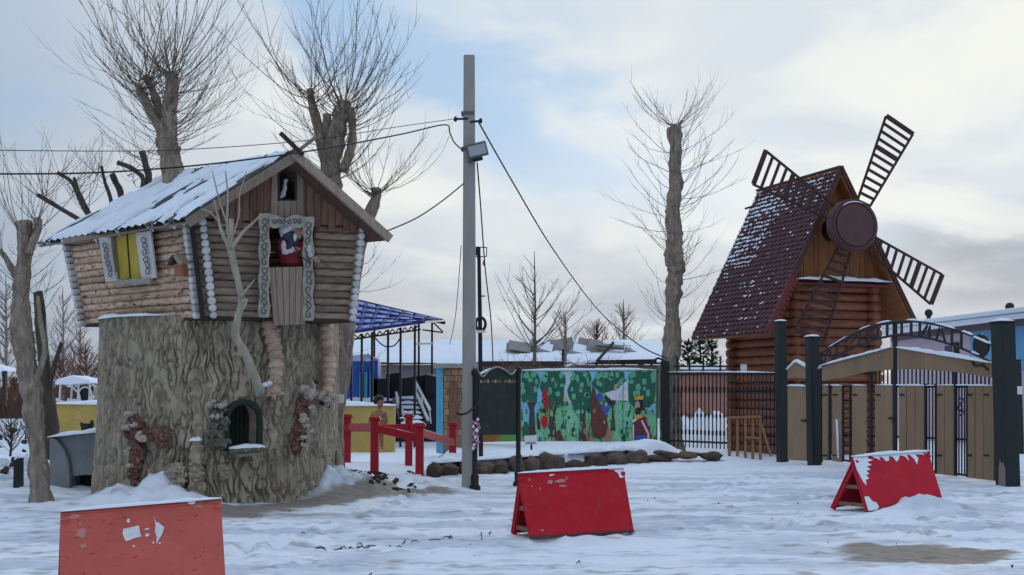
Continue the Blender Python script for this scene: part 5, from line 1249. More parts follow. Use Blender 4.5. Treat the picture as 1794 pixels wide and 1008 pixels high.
# king
mpoly([(1165, 600), (1215, 545), (1290, 560), (1320, 660), (1390, 870), (1170, 890)], 'maroon', 9, 'king_cape'); mpoly([(1195, 600), (1255, 590), (1270, 740), (1200, 740)], 'brown', 10, 'king_tunic'); mpoly([(1200, 735), (1290, 735), (1290, 800), (1200, 800)], 'blue', 10, 'king_breeches')
mpoly([(1215, 800), (1240, 800), (1240, 895), (1212, 895)], 'white', 10, 'king_leg'); mpoly([(1262, 800), (1288, 800), (1288, 895), (1262, 895)], 'white', 10, 'king_leg')
mpoly([(1245, 600), (1262, 595), (1330, 730), (1325, 880), (1305, 880), (1310, 730)], 'white', 11, 'king_trim'); mpoly([(1150, 600), (1215, 560), (1220, 580), (1172, 622)], 'white', 11, 'king_trim'); mpoly([(1165, 640), (1178, 640), (1182, 890), (1166, 890)], 'white', 11, 'king_trim')
mell(1212, 450, 28, 52, 'skin', 11, name='king_face'); mell(1245, 430, 26, 60, 'black', 10, name='king_hair'); mell(1218, 505, 34, 40, 'black', 12, name='king_beard'); mell(1222, 560, 50, 22, 'gold', 12, name='king_collar')
mpoly([(1185, 395), (1180, 350), (1205, 372), (1225, 340), (1245, 365), (1272, 345), (1268, 395)], 'gold', 12, 'king_crown')
for zx in (400, 735, 1068): MB().prism([mp(zx, 990, .06), mp(zx + 5, 990, .06), mp(zx + 5, 120, .06), mp(zx, 120, .06)], (0, -.004, 0)).build('panel_joint', MC_['dgreen'], mural)
snow_strip([mp(72, 108, -.02), mp(700, 105, -.02), mp(1400, 101, -.02)], .10, .05, 'top_snow', mural, seg=30, seed=41)
# small white sign on a stake
ss = thing('stake_sign', 'small white sign on a dark stake in the snowy bed', 'sign', P(931, 797, 30))
MB().bar(P(931, 800, 30), P(931, 778, 30), .05, .03, up=(0, 1, 0)).build('stake', MT['black'], ss)
MB().box(P(930, 771, 29.95), .30, .02, .21, Matrix.Rotation(R(-3), 3, 'Y')).build('plate', MT['sticker'], ss)
for k in range(5): MB().box(P(923 + k * 3.4, 777 - (k % 2), 29.93), .035, .004, .03).build('mark', MT['scroll'], ss)
# ------------------------------------------------------------------ notice board
nb = thing('notice_board', 'black notice board with arched top on two black posts beside the concrete pole', 'notice board', G(870, 850))
nl_, nr3 = G(832, 857), P(908, 850, 22.6); nr3.z = 0
def turned(b, ztop, parent, r=.045):
    pf = [(-.05, r * 2.2), (.04, r * 2.2), (.08, r * 1.5), (.22, r * 1.6), (.26, r), (ztop - .10, r), (ztop - .06, r * 1.5), (ztop, r * 1.4), (ztop + .05, r * .4)]
    return MB().tube([Vector((b.x, b.y, z_)) for z_, r_ in pf], [r_ for z_, r_ in pf], 12).build('post', MT['black'], parent, True)
turned(nl_, P(834, 650, nl_.y).z, nb); turned(nr3, P(908, 646, nr3.y).z, nb)
nd = (nr3 - nl_); nn_ = Vector((nd.y, -nd.x, 0)).normalized()
NW = lambda px, py, off=0.0: PL(px, py, nl_ + nn_ * off, nn_)
MB().prism([NW(838, 762), NW(905, 762), NW(905, 656), NW(895, 652), NW(880, 646), NW(866, 645), NW(852, 650), NW(838, 657)], -nn_ * .06).build('panel', MT['niche'], nb, bevel=.006)
for k in range(15):
    if k in (4, 9): continue
    MB().prism([NW(841 + k * 4.2 + a, 671 + b * rn(.8, 1.2), .005) for a, b in ((0, 0), (3, 0), (3, -5), (0, -5))], nn_ * .003).build('faded_mark', MT['raw_wood'] if k % 3 else MT['carved'], nb)
snow_strip([NW(838, 657, -.03), NW(852, 650, -.03), NW(864, 646, -.03)], .07, .025, 'top_snow', nb, across=nn_, seg=10, seed=51)
MB().tube(spl([NW(838, 652, .02), NW(846, 660, .02), NW(856, 650, .02), NW(870, 643, .02), NW(884, 648, .02), NW(896, 656, .02), NW(904, 648, .02)], 6), .015, 5).build('scroll_top', MT['carved'], nb, True)
fl_ = thing('flower_garland', 'pink and white artificial flowers tied to the left notice board post', 'flowers', P(834, 790, nl_.y - .06))
M_pk = mat('pink_petal', (.52, .22, .26), (.4, .15, .19), (20, 20, 20), .7)
for k in range(26):
    p = P(834 + rn(-6, 5), lerp(735, 790, k / 26), nl_.y - .10 + rn(-.03, .03)); s_ = rn(.018, .036)
    MB().ell(p, s_, s_ * .7, s_, None, 8, 5, .4, k).build('flower', MT['snow'] if k % 3 == 0 else M_pk, fl_, True)
MB().tube([P(834, 733, nl_.y - .05), P(835, 794, nl_.y - .05)], .012, 5).build('stem', MT['black'], fl_)
# ------------------------------------------------------------------ kiosk wall behind the pole
ky = 31.0
kiosk = thing('stone_kiosk', 'small tan stone-faced kiosk with brown window left of the concrete pole', 'kiosk', Vector((P(800, 760, ky).x, ky + .8, 0)))
M_tan = mat('tan_stone', (.36, .23, .14), (.27, .165, .10), (6, 6, 6), .9, .5, rnd=.22); M_cy = mat('turquoise_wall', (.10, .38, .52), (.08, .30, .42), (4, 4, 3), .8, c3=(.16, .13, .11), c3lo=.62, c3hi=.72)
kb = lambda px, py, o_=0.0: (lambda p: Vector((p.x, p.y - o_, p.z)))(P(px, py, ky))
MB().hexa([kb(777, 792, 0), kb(833, 792, 0), kb(833, 792, -1.6), kb(777, 792, -1.6), kb(777, 645, 0), kb(833, 645, 0), kb(833, 645, -1.6), kb(777, 645, -1.6)]).build('wall', M_tan, kiosk)
MB().hexa([kb(763, 795, -.3), kb(776.5, 795, 0.02), kb(776.5, 795, -1.6), kb(763, 795, -1.6), kb(763, 645, -.3), kb(776.5, 645, .02), kb(776.5, 645, -1.6), kb(763, 645, -1.6)]).build('side_wall', M_cy, kiosk)
rows_ = [647, 658, 669, 681, 692, 704, 716, 728, 740, 752, 764]
for j in range(len(rows_) - 1):
    x = 778.0 + (j % 2) * -3
    while x < 832:
        w_ = rn(7, 13); x1 = min(x + w_, 832.5)
        if not (786 < (x + x1) / 2 < 803 and 672 < rows_[j] + 4 < 752) and x1 - max(x, 777.5) > 2:
            MB().prism([kb(max(x, 777.5) + .4, rows_[j + 1] - .5, .03), kb(x1 - .4, rows_[j + 1] - .5, .03), kb(x1 - .4, rows_[j] + .4, .03), kb(max(x, 777.5) + .4, rows_[j] + .4, .03)], (0, .03, 0)).build('stone', M_tan, kiosk, bevel=.01)
        x = x1
MB().prism([kb(787, 752, .05), kb(802, 752, .05), kb(802, 672, .05), kb(787, 672, .05)], (0, .05, 0)).build('window', MT['gable_plank'], kiosk, bevel=.01)
MB().hexa([kb(760, 645, .15), kb(838, 645, .15), kb(838, 645, -1.7), kb(760, 645, -1.7), kb(760, 637, .15), kb(838, 637, .15), kb(838, 637, -1.7), kb(760, 637, -1.7)]).build('roof_slab', MT['concrete'], kiosk, bevel=.01)
snow_strip([kb(764, 637, -.6), kb(834, 637, -.6)], 1.4, .05, 'roof_snow', kiosk, seg=12, seed=61)
o = MB().hexa([kb(836, 778, -1.0), kb(914, 776, -1.0), kb(914, 776, -1.1), kb(836, 778, -1.1), kb(836, 738, -1.0), kb(914, 738, -1.0), kb(914, 738, -1.1), kb(836, 738, -1.1)]).build('painted_panel', mat('brown_green_paint', (.40, .16, .06), (.30, .13, .05), (2, 2, 2), .7, c3=(.12, .36, .08), c3lo=.5, c3hi=.55, c3scale=(1.4, 1.4, 3)), None)
tag(o, 'low painted panel in brown and green below the notice board', 'panel')

# ------------------------------------------------------------------ red footbridge
fbp = G(690, 838)
fb = thing('footbridge', 'small footbridge with thick red square posts and sloping red rails', 'bridge', fbp)
def rpost(px, pyb, pyt, Y_, w_=.155):
    b = P(px, pyb, Y_); z_ = P(px, pyt, Y_).z
    MB().box(((b.x), Y_, (b.z - .08 + z_) / 2), w_, w_, z_ - b.z + .08).build('post', MT['red_rail'], fb, bevel=.01)
    MB().box((b.x, Y_, z_ + .025), w_ * 1.45, w_ * 1.45, .05).build('post_cap', MT['red_rail'], fb, bevel=.01)
    MB().box((b.x, Y_, z_ + .06), w_ * 1.2, w_ * 1.2, .03).build('post_cap', MT['red_rail'], fb, bevel=.008)
    return b
Yn, Yfar = 24.6, 27.2
rpost(656, 834, 737, Yn); rpost(735, 836, 748, Yn - .3); rpost(793, 804, 746, 28.4, .16); rpost(608, 814, 732, Yfar, .15); rpost(716, 818, 732, Yfar - .4, .15)
def rrail(a, Ya, b, Yb, h_=.15): MB().bar(P(*a, Ya), P(*b, Yb), .06, h_).build('rail', MT['red_rail'], fb, bevel=.008)
rrail((600, 750), Yfar - .1, (716, 750), Yfar - .5); rrail((716, 752), Yfar - .5, (762, 764), 26.9)
rrail((612, 748), Yfar - .2, (656, 748), Yn); rrail((656, 750), Yn - .05, (737, 769), Yn - .35); rrail((735, 757), Yn - .3, (795, 776), 28.3)
snow_strip([P(664, 748, Yn - .06), P(730, 763, Yn - .33)], .05, .03, 'rail_snow', fb, seg=14, seed=71)
MB().hexa([P(606, 826, 25.2), P(742, 842, 24.0), P(724, 814, 27.6), P(604, 812, 27.6), P(606, 822, 25.2), P(742, 838, 24.0), P(724, 811, 27.6), P(604, 808, 27.6)]).build('deck', MT['snow'], fb)
MB().bar(P(598, 823, 24.9), P(660, 832, 24.4), .05, .06).build('edge_beam', MT['black'], fb); MB().bar(P(660, 828, 24.4), P(700, 840, 24.2), .05, .06).build('edge_beam', MT['black'], fb)
for a, b in (((612, 838), (620, 826)), ((632, 840), (645, 829)), ((600, 838), (655, 843))): MB().bar(P(*a, 24.6), P(*b, 24.6), .03, .04).build('truss_bar', MT['black'], fb)

# ------------------------------------------------------------------ stone border
sb = thing('stone_border', 'low border of brown stones capped with snow in front of the mural', 'stone border', (B0 + B1_) / 2)
def stone(px0, px1, py0, py1, Y_, seed):
    c = P((px0 + px1) / 2, (py0 + py1) / 2, Y_); s_ = Y_ / F
    MB().ell(c, (px1 - px0) / 2 * s_ * 1.06, .22, (py1 - py0) / 2 * s_ * 1.05, Matrix.Rotation(rn(-.12, .12), 3, 'Y'), 14, 10, .38, seed, .7).build('stone', MT['stone'], sb, True)
x = 748
k = 0
while x < 1092:
    w_ = rn(26, 46); x1 = x + w_; q = (x - 748) / 377.0
    yb = lerp(838, 812, q) if x < 960 else lerp(830, 812, (x - 960) / 165.0); yt = yb - rn(20, 29) * (1 if x < 960 else .9); Yd = lerp(25.0, 30.2, q) - .05
    zb = P(x, yb, Yd)
    stone(x, x1, yt, yb, Yd, k + 1); k += 1
    if x < 900 and random.random() < .5: stone(x + 4, x1 - 6, yb - 14, yb + 3, Yd - .15, k + 40)
    x = x1 - 3
for a, b, sd_ in ((750, 835, 81), (838, 930, 82), (935, 990, 83), (995, 1120, 84)):
    pa = P(a, lerp(838, 812, (a - 748) / 377.0) - 27, lerp(25.0, 30.2, (a - 748) / 377.0)); pb_ = P(b, lerp(838, 812, (b - 748) / 377.0) - 27, lerp(25.0, 30.2, (b - 748) / 377.0))
    snow_strip([pa, pa.lerp(pb_, .5), pb_], .42, .09, 'snow_cap', sb, seg=26, jag=.75, seed=sd_)
for k, (x0, x1, y) in enumerate(((1130, 1176, 803), (1150, 1190, 797), (1186, 1222, 797), (1230, 1262, 799))):
    stone(x0, x1, y - 6, y + 6, 30.0, k + 70)

# rubble and twigs poking out of the snow
def rubble(name, label, spots, cat, mt='stone'):
    m = MB()
    for k, (px, py, w_, h_, lift) in enumerate(spots):
        g_ = G(px, py); z_ = gz1(g_.x, g_.y)
        m.ell((g_.x, g_.y, z_ + lift), w_, max(.03, w_ * .7), h_ * 1.3, Matrix.Rotation(rn(-3, 3), 3, 'Z') @ Matrix.Rotation(rn(-.5, .5), 3, 'Y'), 7, 5, .6, k + 1, .75)
    o_ = m.build(name, MT[mt], None); o_['label'] = label; o_['category'] = cat; o_['kind'] = 'stuff'
    return o_
sp_ = [(rn(560, 740), rn(846, 870), rn(.015, .075), rn(.01, .03), .0) for _ in range(170)]
rubble('rubble', 'dark broken rock and bark chunks poking through snow below the footbridge', sp_, 'rubble', 'dark_wood')
rubble('rubble', 'dark chips poking through the snow heap before the stump', [(rn(262, 305), rn(852, 872), rn(.03, .10), rn(.012, .03), .01) for _ in range(16)], 'rubble', 'dark_wood')
rubble('rubble', 'dark clods scattered over the snowy slope at left', [(rn(-10, 48), rn(790, 862), rn(.04, .13), rn(.02, .06), .01) for _ in range(60)], 'rubble', 'dark_wood')
m = MB()
for k in range(46):
    if k < 26: q = random.random(); g_ = G(lerp(540, 850, q) + rn(-20, 20), lerp(964, 938, q) + rn(-3, 3))
    else: g_ = G(rn(420, 1780), 688 + 3630 / rn(11, 20))
    a_ = rn(0, 3.1); L_ = rn(.04, .16) if k < 26 else rn(.02, .07); pts_ = []
    for j in range(4):
        x_, y_ = g_.x + math.cos(a_) * L_ * j / 3 + rn(-.01, .01), g_.y + math.sin(a_) * L_ * j / 3 + rn(-.01, .01); pts_.append((x_, y_, gz1(x_, y_) + .006 + (rn(0, .03) if j in (1, 2) else 0)))
    m.tube(pts_, [.004, .007, .006, .003], 5)
o = m.build('ground_litter', MT['dark_wood'], None); o['label'] = 'small dark twigs scattered over the trampled snow'; o['category'] = 'litter'; o['kind'] = 'stuff'
kb_ = thing('rail_log', 'dark snow-streaked log edging below the footbridge post', 'log', G(640, 868))
MB().tube([P(618, 858, 20.6), P(640, 856, 20.7), P(664, 852, 20.8)], [.11, .13, .13], 9, lump=.3, seed=3).build('log', MT['dark_wood'], kb_, True)
snow_strip([P(622, 846, 20.6), P(655, 842, 20.75)], .12, .05, 'log_snow', kb_, seg=10, jag=.8, seed=7)

# ------------------------------------------------------------------ grey slab structure and snow bank, left
sy = 20.9
slab = thing('concrete_ramp', 'grey concrete slab with curved edge and dark opening behind the left tree', 'slab', G(130, 866))
sb_ = lambda px, py, o_=0.0: (lambda p: Vector((p.x, p.y + o_, p.z)))(P(px, py, sy))
MB().prism([sb_(86, 866), sb_(122, 866), sb_(122, 836), sb_(120, 812), sb_(112, 788), sb_(98, 770), sb_(86, 766)], (0, .9, 0)).build('end_block', MT['slab'], slab, bevel=.02)
MB().prism([sb_(86.5, 766, .12), sb_(98, 770, .12), sb_(112, 788, .12), sb_(120, 812, .12), sb_(122, 836, .12), sb_(172, 830, .12), sb_(176, 757, .12)], (0, .8, 0)).build('curved_panel', MT['slab'], slab, bevel=.02)
MB().prism([sb_(122.5, 866, .5), sb_(168, 864, .5), sb_(168, 832, .5), sb_(122.5, 838, .5)], (0, .3, 0)).build('opening_back', MT['niche'], slab)
snow_strip([sb_(84, 766, .45), sb_(130, 761, .45), sb_(178, 756, .45)], .9, .06, 'top_snow', slab, seg=18, seed=91)
MB().prism([sb_(48, 862, -.6), sb_(54, 862, -.6), sb_(54, 800, -.6), sb_(49, 810, -.6)], (0, .3, 0)).build('dark_plate', MT['black'], slab)
sapling('snowy_bush', 'snow-dusted bush on the slope at the far left edge', 18, 800, 725, 26, .7, 'twig_dark', 60, .03, thin=.008, cat='bush')
sapling('snowy_bush', 'low dark bush in snow left of the concrete slab', 45, 770, 715, 30, .8, 'twig_dark', 40, .03, thin=.008, cat='bush')
# ------------------------------------------------------------------ yellow wall
yw = thing('yellow_wall', 'long low yellow wall with a snow cap running behind the stump', 'wall', Vector((P(390, 760, 35).x, 35, 0)))
M_ye = mat('yellow_paint', (.52, .36, .10), (.42, .29, .085), (2, 2, 2), .8, c3=(.55, .42, .2), c3lo=.6, c3hi=.7)
a, b = P(96, 708, 35), P(692, 711, 35)
for k in range(6):
    p = a.lerp(b, k / 6); q = a.lerp(b, (k + 1) / 6)
    MB().hexa([(p.x, 35, -.1), (q.x - .01, 35, -.1), (q.x - .01, 35.3, -.1), (p.x, 35.3, -.1), (p.x, 35, p.z), (q.x - .01, 35, q.z), (q.x - .01, 35.3, q.z), (p.x, 35.3, p.z)]).build('wall_panel', M_ye, yw, bevel=.01)
snow_strip([a + Vector((0, .15, 0)), b + Vector((0, .15, 0))], .45, .16, 'snow_cap', yw, seg=60, jag=.15, seed=95)
pl_ = thing('green_planter', 'small dark green pot shape on the concrete slab before the yellow wall', 'planter', P(152, 758, 22))
MB().tube([P(153, 757, 21.6), P(153, 752, 21.6), P(153, 744, 21.6), P(153, 742, 21.6)], [.07, .10, .12, .10], 10).build('pot', MT['niche'], pl_, True)
MB().ell(P(161, 741, 21.6), .035, .03, .05).build('head', MT['niche'], pl_, True); MB().ell(P(143, 743, 21.6), .03, .03, .03).build('tail', MT['niche'], pl_, True)
# white carriage
cy_ = 42.0
ca = thing('white_carriage', 'white ornamental carriage with snow-covered canopy beyond the yellow wall', 'carriage', P(132, 720, cy_))
M_w = mat('white_metal', (.66, .67, .68), (.55, .56, .58), (6, 6, 6), .6)
cq = lambda px, py, o_=0.0: (lambda p: Vector((p.x, p.y + o_, p.z)))(P(px, py, cy_))
for o_ in (0, 1.1):
    for px in (104, 136, 156): MB().tube([cq(px, 706, o_), cq(px + 2, 672, o_)], .035, 6).build('canopy_post', M_w, ca)
    MB().tube(spl([cq(98, 700, o_), cq(115, 706, o_), cq(130, 702, o_), cq(150, 707, o_), cq(164, 694, o_)], 6), .06, 6).build('body_rail', M_w, ca, True)
    MB().tube([cq(149, 692, o_) + Vector((math.cos(q) * .22, 0, math.sin(q) * .26)) for q in np.linspace(0, 6.283, 21)], .03, 5, caps=False).build('wheel', M_w, ca, True)
    MB().tube(spl([cq(126, 678, o_), cq(138, 690, o_), cq(141, 704, o_)], 6), .03, 5).build('scroll', M_w, ca, True)
MB().box(cq(148, 690, .5), .5, .8, .5).build('seat', MT['black'], ca, bevel=.03)
MB().prism([cq(98, 674, -.2), cq(162, 672, -.2), cq(160, 666, -.2), cq(130, 658, -.2), cq(104, 664, -.2)], (0, 1.5, 0)).build('canopy', MT['snow'], ca, bevel=.05)
gz_ = thing('gazebo', 'snow-roofed gazebo just showing at the left edge', 'gazebo', P(-10, 700, 44))
for px in (-30, 8): MB().bar(P(px, 712, 44), P(px, 650, 44), .12, .12, up=(0, 1, 0)).build('post', MT['dark_wood'], gz_)
c_ = P(-12, 634, 44.6); e_ = [P(-45, 650, 43.8), P(14, 650, 43.8), P(14, 650, 43.8) + Vector((0, 1.6, 0)), P(-45, 650, 43.8) + Vector((0, 1.6, 0))]
MB().add(e_ + [c_], [(0, 1, 4), (1, 2, 4), (2, 3, 4), (3, 0, 4), (3, 2, 1, 0)]).build('roof', MT['snow'], gz_)
# far hedges and trees on the left
grp = 'bare shrubs far left'
for k, (px, pt, Y_, mt_, lb) in enumerate(((25, 660, 50, 'twig_red', 'brown bare shrub low at the far left'), (60, 640, 60, 'twig_dark', 'tall dark bare shrub behind the leaning left tree'), (105, 622, 62, 'twig_red', 'reddish bare shrub right of the thin dark trunk'), (150, 600, 58, 'twig_red', 'largest reddish bare shrub beside the stump, above the carriage'), (185, 625, 66, 'twig_red', 'reddish bare shrub half hidden by the stump'))):
    sapling('bare_shrub', lb, px, 702, pt, Y_, .75, mt_, 90, .06, grp, .02, 'shrub')
for k, (px, pt, Y_, lb) in enumerate(((10, 480, 55, 'tall pale bare tree at the far left edge'), (110, 500, 70, 'pale bare tree seen left of the hut wall'), (140, 540, 66, 'short pale bare tree close to the hut wall'), (55, 560, 75, 'distant pale bare tree behind the leaning tree'), (690, 590, 75, 'small pale bare tree beyond the blue canopy'))):
    sapling('bare_tree', lb, px, 700, pt, Y_, .42, 'twig_grey', 70, .09, 'pale bare trees in the distance', .022, 'tree')
hl = thing('far_hedge', 'long reddish-brown hedge closing the view at far left', 'hedge', P(80, 690, 80))
m = MB()
for k in range(420):
    x = rn(-16, 3) ; p = Vector((P(80, 700, 80).x + x + 6, 80 + rn(-1, 1), rn(0, .3))); shoot(m, p, (rn(-.5, .5), rn(-.4, .4), 1), rn(1.6, 3.0), .03, .2, 4, 3, .2, 3)
m.build('twigs', MT['twig_red'], hl, True, kind='stuff')
MB().box((P(80, 700, 80).x - 1, 81.5, .8), 26, 1.0, 2.4).build('thicket', MT['twig_red'], hl)

# ------------------------------------------------------------------ low building with snowy roof
lb_ = thing('low_building', 'long low grey building with snow-covered roof behind the mural', 'building', Vector((P(880, 700, 50).x, 52, 0)))
M_gw = mat('grey_plaster', (.27, .25, .25), (.21, .195, .20), (1, 1, 3), .9, .2)
x0, x1 = P(560, 636, 50).x, P(1182, 636, 50).x; ze = P(897, 637, 50).z; zr = P(897, 601, 55).z
MB().hexa([(x0, 50.3, 0), (x1, 50.3, 0), (x1, 58, 0), (x0, 58, 0), (x0, 50.3, ze - .05), (x1, 50.3, ze - .05), (x1, 58, ze - .05), (x0, 58, ze - .05)]).build('wall', M_gw, lb_)
MB().hexa([(x0, 50, ze - .04), (x1, 50, ze - .04), (x1, 55, zr - .04), (x0, 55, zr - .04), (x0, 50, ze + .06), (x1, 50, ze + .06), (x1, 55, zr + .06), (x0, 55, zr + .06)]).build('roof', MT['roof_sheet'], lb_)
rows = []
for j in range(13):
    row = []
    for i in range(121):
        a, b = i / 120, j / 12; p = Vector((lerp(x0, x1, a), lerp(49.85, 55, b), lerp(ze, zr, b)))
        p.z += .09 + .10 * float(fbm(a * 40, b * 4, 0, 3, 7)) - (.12 if j == 0 else 0); p.y -= .15 * float(vnoise(a * 50, 0, 0, 4)) * (j < 2); row.append(p)
    rows.append(row)
MB().grid(rows).build('roof_snow', MT['snow'], lb_, True)
M_sl = mat('grey_slate_sheet', (.30, .28, .27), (.22, .20, .19), (2, 2, 2), .9, .3)
for k, (px, py, w_, h_, tilt) in enumerate(((910, 602, 38, 20, 8), (950, 603, 40, 20, 12), (985, 600, 40, 22, -6), (1015, 608, 44, 26, 10), (1050, 606, 44, 24, 14), (1085, 610, 40, 24, 8), (1110, 618, 34, 22, 20), (935, 612, 36, 18, -14), (1030, 596, 40, 12, 6), (1070, 598, 50, 10, 4))):
    c = P(px, py, 51.6 + (k % 3) * .3); s_ = 51.8 / F; c.z -= .12; RM_ = Matrix.Rotation(R(tilt * 1.4), 3, 'Y') @ Matrix.Rotation(R(32 + 6 * (k % 3)), 3, 'X')
    o_ = thing('roof_sheet_stack', ['stack of grey sheets on the low roof, leftmost', 'tilted grey sheet on the low roof beside the sapling', 'grey sheet on the low roof, centre left', 'large sagging grey sheet at the middle of the low roof', 'long grey sheet right of the roof post', 'grey sheet sloping near the cable on the low roof', 'rightmost grey sheet sliding off the low roof', 'small grey sheet under the leftmost stack', 'thin grey sheet on the ridge of the low roof, centre', 'thin grey sheet on the ridge of the low roof, right'][k], 'roof sheet', c, 'grey sheets piled on the low roof')
    for j in range(2):
        MB().box(c + Vector((rn(-.1, .1), .1 * j, -.10 * j)), w_ * s_, h_ * s_ * 1.5, .05, RM_ @ Matrix.Rotation(R(rn(-6, 6)), 3, 'Z')).build('sheet', M_sl, o_)
    if k % 2: MB().box(c + RM_ @ Vector((.1, .05, .04)), w_ * s_ * .7, h_ * s_ * 1.1, .02, RM_).build('sheet_snow', MT['snow'], o_)
MB().bar(P(988, 640, 50.0), P(988, 612, 50.0), .18, .18, up=(0, 1, 0)).build('roof_post', MT['black'], lb_); MB().bar(P(1043, 636, 49.8), P(1075, 600, 50.6), .08, .08).build('roof_strut', MT['dark_wood'], lb_)
MB().bar(P(990, 641, 49.6), P(1043, 632, 49.6), .3, .10).build('lean_to_roof', MT['snow'], lb_); MB().bar(P(840, 638, 49.7), P(988, 638, 49.7), .2, .22).build('fascia', MT['dark_wood'], lb_); MB().bar(P(1045, 635, 49.7), P(1150, 633, 49.7), .2, .16).build('fascia', MT['black'], lb_)
vn = thing('dry_creeper', 'tangle of dry brown creeper above the mural top', 'creeper', P(990, 645, 36))
m = MB()
for k in range(110): shoot(m, P(rn(880, 1075), rn(640, 655), 36 + rn(-.4, .4)), (rn(-1, 1), rn(-.4, .4), rn(-.2, .6)), rn(.25, .6), .012, .1, 4, 3, .4, 2)
m.build('stems', MT['twig_red'], vn, True, kind='stuff')
# pink building, conifers behind the fence
pb2 = thing('pink_building', 'low pinkish building with snowy roof behind the iron fence', 'building', P(1235, 700, 46))
M_pi = mat('pink_plaster', (.48, .24, .18), (.38, .19, .15), (1, 1, 2), .9)
x0, x1 = P(1176, 650, 46).x, P(1330, 650, 46).x; ze = P(897, 652, 46).z
MB().box(((x0 + x1) / 2, 47.5, ze / 2), x1 - x0, 3, ze).build('wall', M_pi, pb2)
MB().hexa([(x0 - .2, 45.7, ze), (x1, 45.7, ze), (x1, 49, ze + .02), (x0 - .2, 49, ze + .02), (x0 - .2, 45.7, ze + .1), (x1, 45.7, ze + .1), (x1, 49, ze + .30), (x0 - .2, 49, ze + .30)]).build('roof', MT['twig_red'], pb2)
snow_strip([Vector((x0, 45.9, ze + .1)), Vector((x1, 45.9, ze + .1))], .9, .16, 'roof_snow', pb2, seg=20, seed=99)
def conifer(px, pt, Y_, label):
    b = P(px, 690, Y_); b.z = 0; H = P(px, pt, Y_).z; root = thing('conifer', label, 'tree', b, 'conifers behind the fence')
    MB().tube([b, b + Vector((0, 0, H))], [.14, .02], 6).build('trunk', MT['bark_dark'], root)
    m = MB()
    for k in range(420):
        q = rn(.12, 1) ** .8; r_ = (1 - q) * H * .30 + .08; a = rn(0, 6.283); d = Vector((math.cos(a), math.sin(a), rn(.0, .5))); s_ = b + Vector((0, 0, q * H)) + d * rn(0, r_)
        m.add([s_, s_ + Vector((-d.y, d.x, 0)) * .07 + d * .12, s_ + d * rn(.2, .36) + Vector((0, 0, rn(-.05, .14))), s_ - Vector((-d.y, d.x, 0)) * .07 + d * .12], [(0, 1, 2, 3)])
    m.build('crown', MT['needle'], root, kind='stuff')
MT['needle'] = mat('needle_green', (.05, .075, .045), (.03, .05, .035), (5, 5, 5), .8)
for px, pt, Y_, lb in ((1206, 602, 56, 'dark conifer beside the topped tree trunk'), (1228, 590, 58, 'tallest dark conifer behind the pink building'), (1248, 600, 57, 'dark conifer nearest the windmill')): conifer(px, pt, Y_, lb)
# ------------------------------------------------------------------ pale building at the right
rbld = thing('pale_building', 'lavender and blue building with snowy roof beyond the gate', 'building', Vector((13.5, 42, 0)))
M_la = mat('lavender_wall', (.56, .47, .54), (.50, .43, .50), (.6, .6, .6), .9); M_lb = mat('light_blue_wall', (.17, .42, .66), (.14, .35, .58), (.6, .6, .6), .8); M_mv = mat('mauve_band', (.22, .17, .20), (.17, .13, .16), (1, 1, 1), .8)
wa, wb = P(1560, 690, 46.0), P(1900, 690, 36.5); wa.z = wb.z = 0
wd = (wb - wa).normalized(); wn_ = Vector((wd.y, -wd.x, 0)); wn_ = wn_ if wn_.y < 0 else -wn_
RB_ = lambda px, py, off=0.0: PL(px, py, wa + wn_ * off, wn_)
ev = lambda x: lerp(575, 552, (x - 1600) / 194.0)
def rq(x0, x1, yt0, yt1, yb0, yb1, off, th_, name, mt_): MB().prism([RB_(x0, yb0, off), RB_(x1, yb1, off), RB_(x1, yt1, off), RB_(x0, yt0, off)], -wn_ * th_).build(name, mt_, rbld)
rq(1560, 1900, ev(1560), ev(1900), 800, 840, 0, .3, 'wall', M_la)
rq(1700, 1900, ev(1700) + 14, ev(1900) + 12, 645, 655, .02, .03, 'blue_panel', M_lb)
rq(1560, 1900, ev(1560) + 4, ev(1900) + 3, ev(1560) + 19, ev(1900) + 18, .06, .05, 'mauve_band', M_mv)
MB().prism([RB_(1655, 628, .03), RB_(1667, 628, .03), RB_(1667, 606, .03), RB_(1655, 606, .03)], -wn_ * .05).build('window', MT['scroll'], rbld)
MB().prism([RB_(1670, 640, .04), RB_(1679, 640, .04), RB_(1679, 600, .04), RB_(1670, 600, .04)], -wn_ * .05).build('door', MT['black'], rbld)
rq(1545, 1900, ev(1545) - 9, ev(1900) - 10, ev(1545) - 5, ev(1900) - 6, .5, .9, 'roof_edge', MT['black'])
rf0, rf1 = RB_(1545, ev(1545) - 5, .7), RB_(1900, ev(1900) - 6, .7)
bk_ = -wn_ * 6 + Vector((0, 0, .45))
MB().hexa([rf0, rf1, rf1 + bk_, rf0 + bk_, rf0 + Vector((0, 0, .16)), rf1 + Vector((0, 0, .16)), rf1 + bk_ + Vector((0, 0, .2)), rf0 + bk_ + Vector((0, 0, .2))]).build('roof_snow', MT['snow'], rbld, bevel=.04)
rq(1545, 1900, ev(1545) - 4, ev(1900) - 4, ev(1545) + 6, ev(1900) + 5, .62, .1, 'snow_fascia', MT['snow'])
for px, yb, yt in ((1627, 560, 545), (1769, 550, 534)):
    p, q = RB_(px, yb, -1.0), RB_(px, yt, -1.0)
    v_ = MB().tube([p, p.lerp(q, .5)], .08, 8).build('roof_vent', MT['black'], rbld, True); MB().ell(p.lerp(q, .75), .15, .15, .15, None, 10, 7).build('vent_cowl', MT['black'], v_, True)

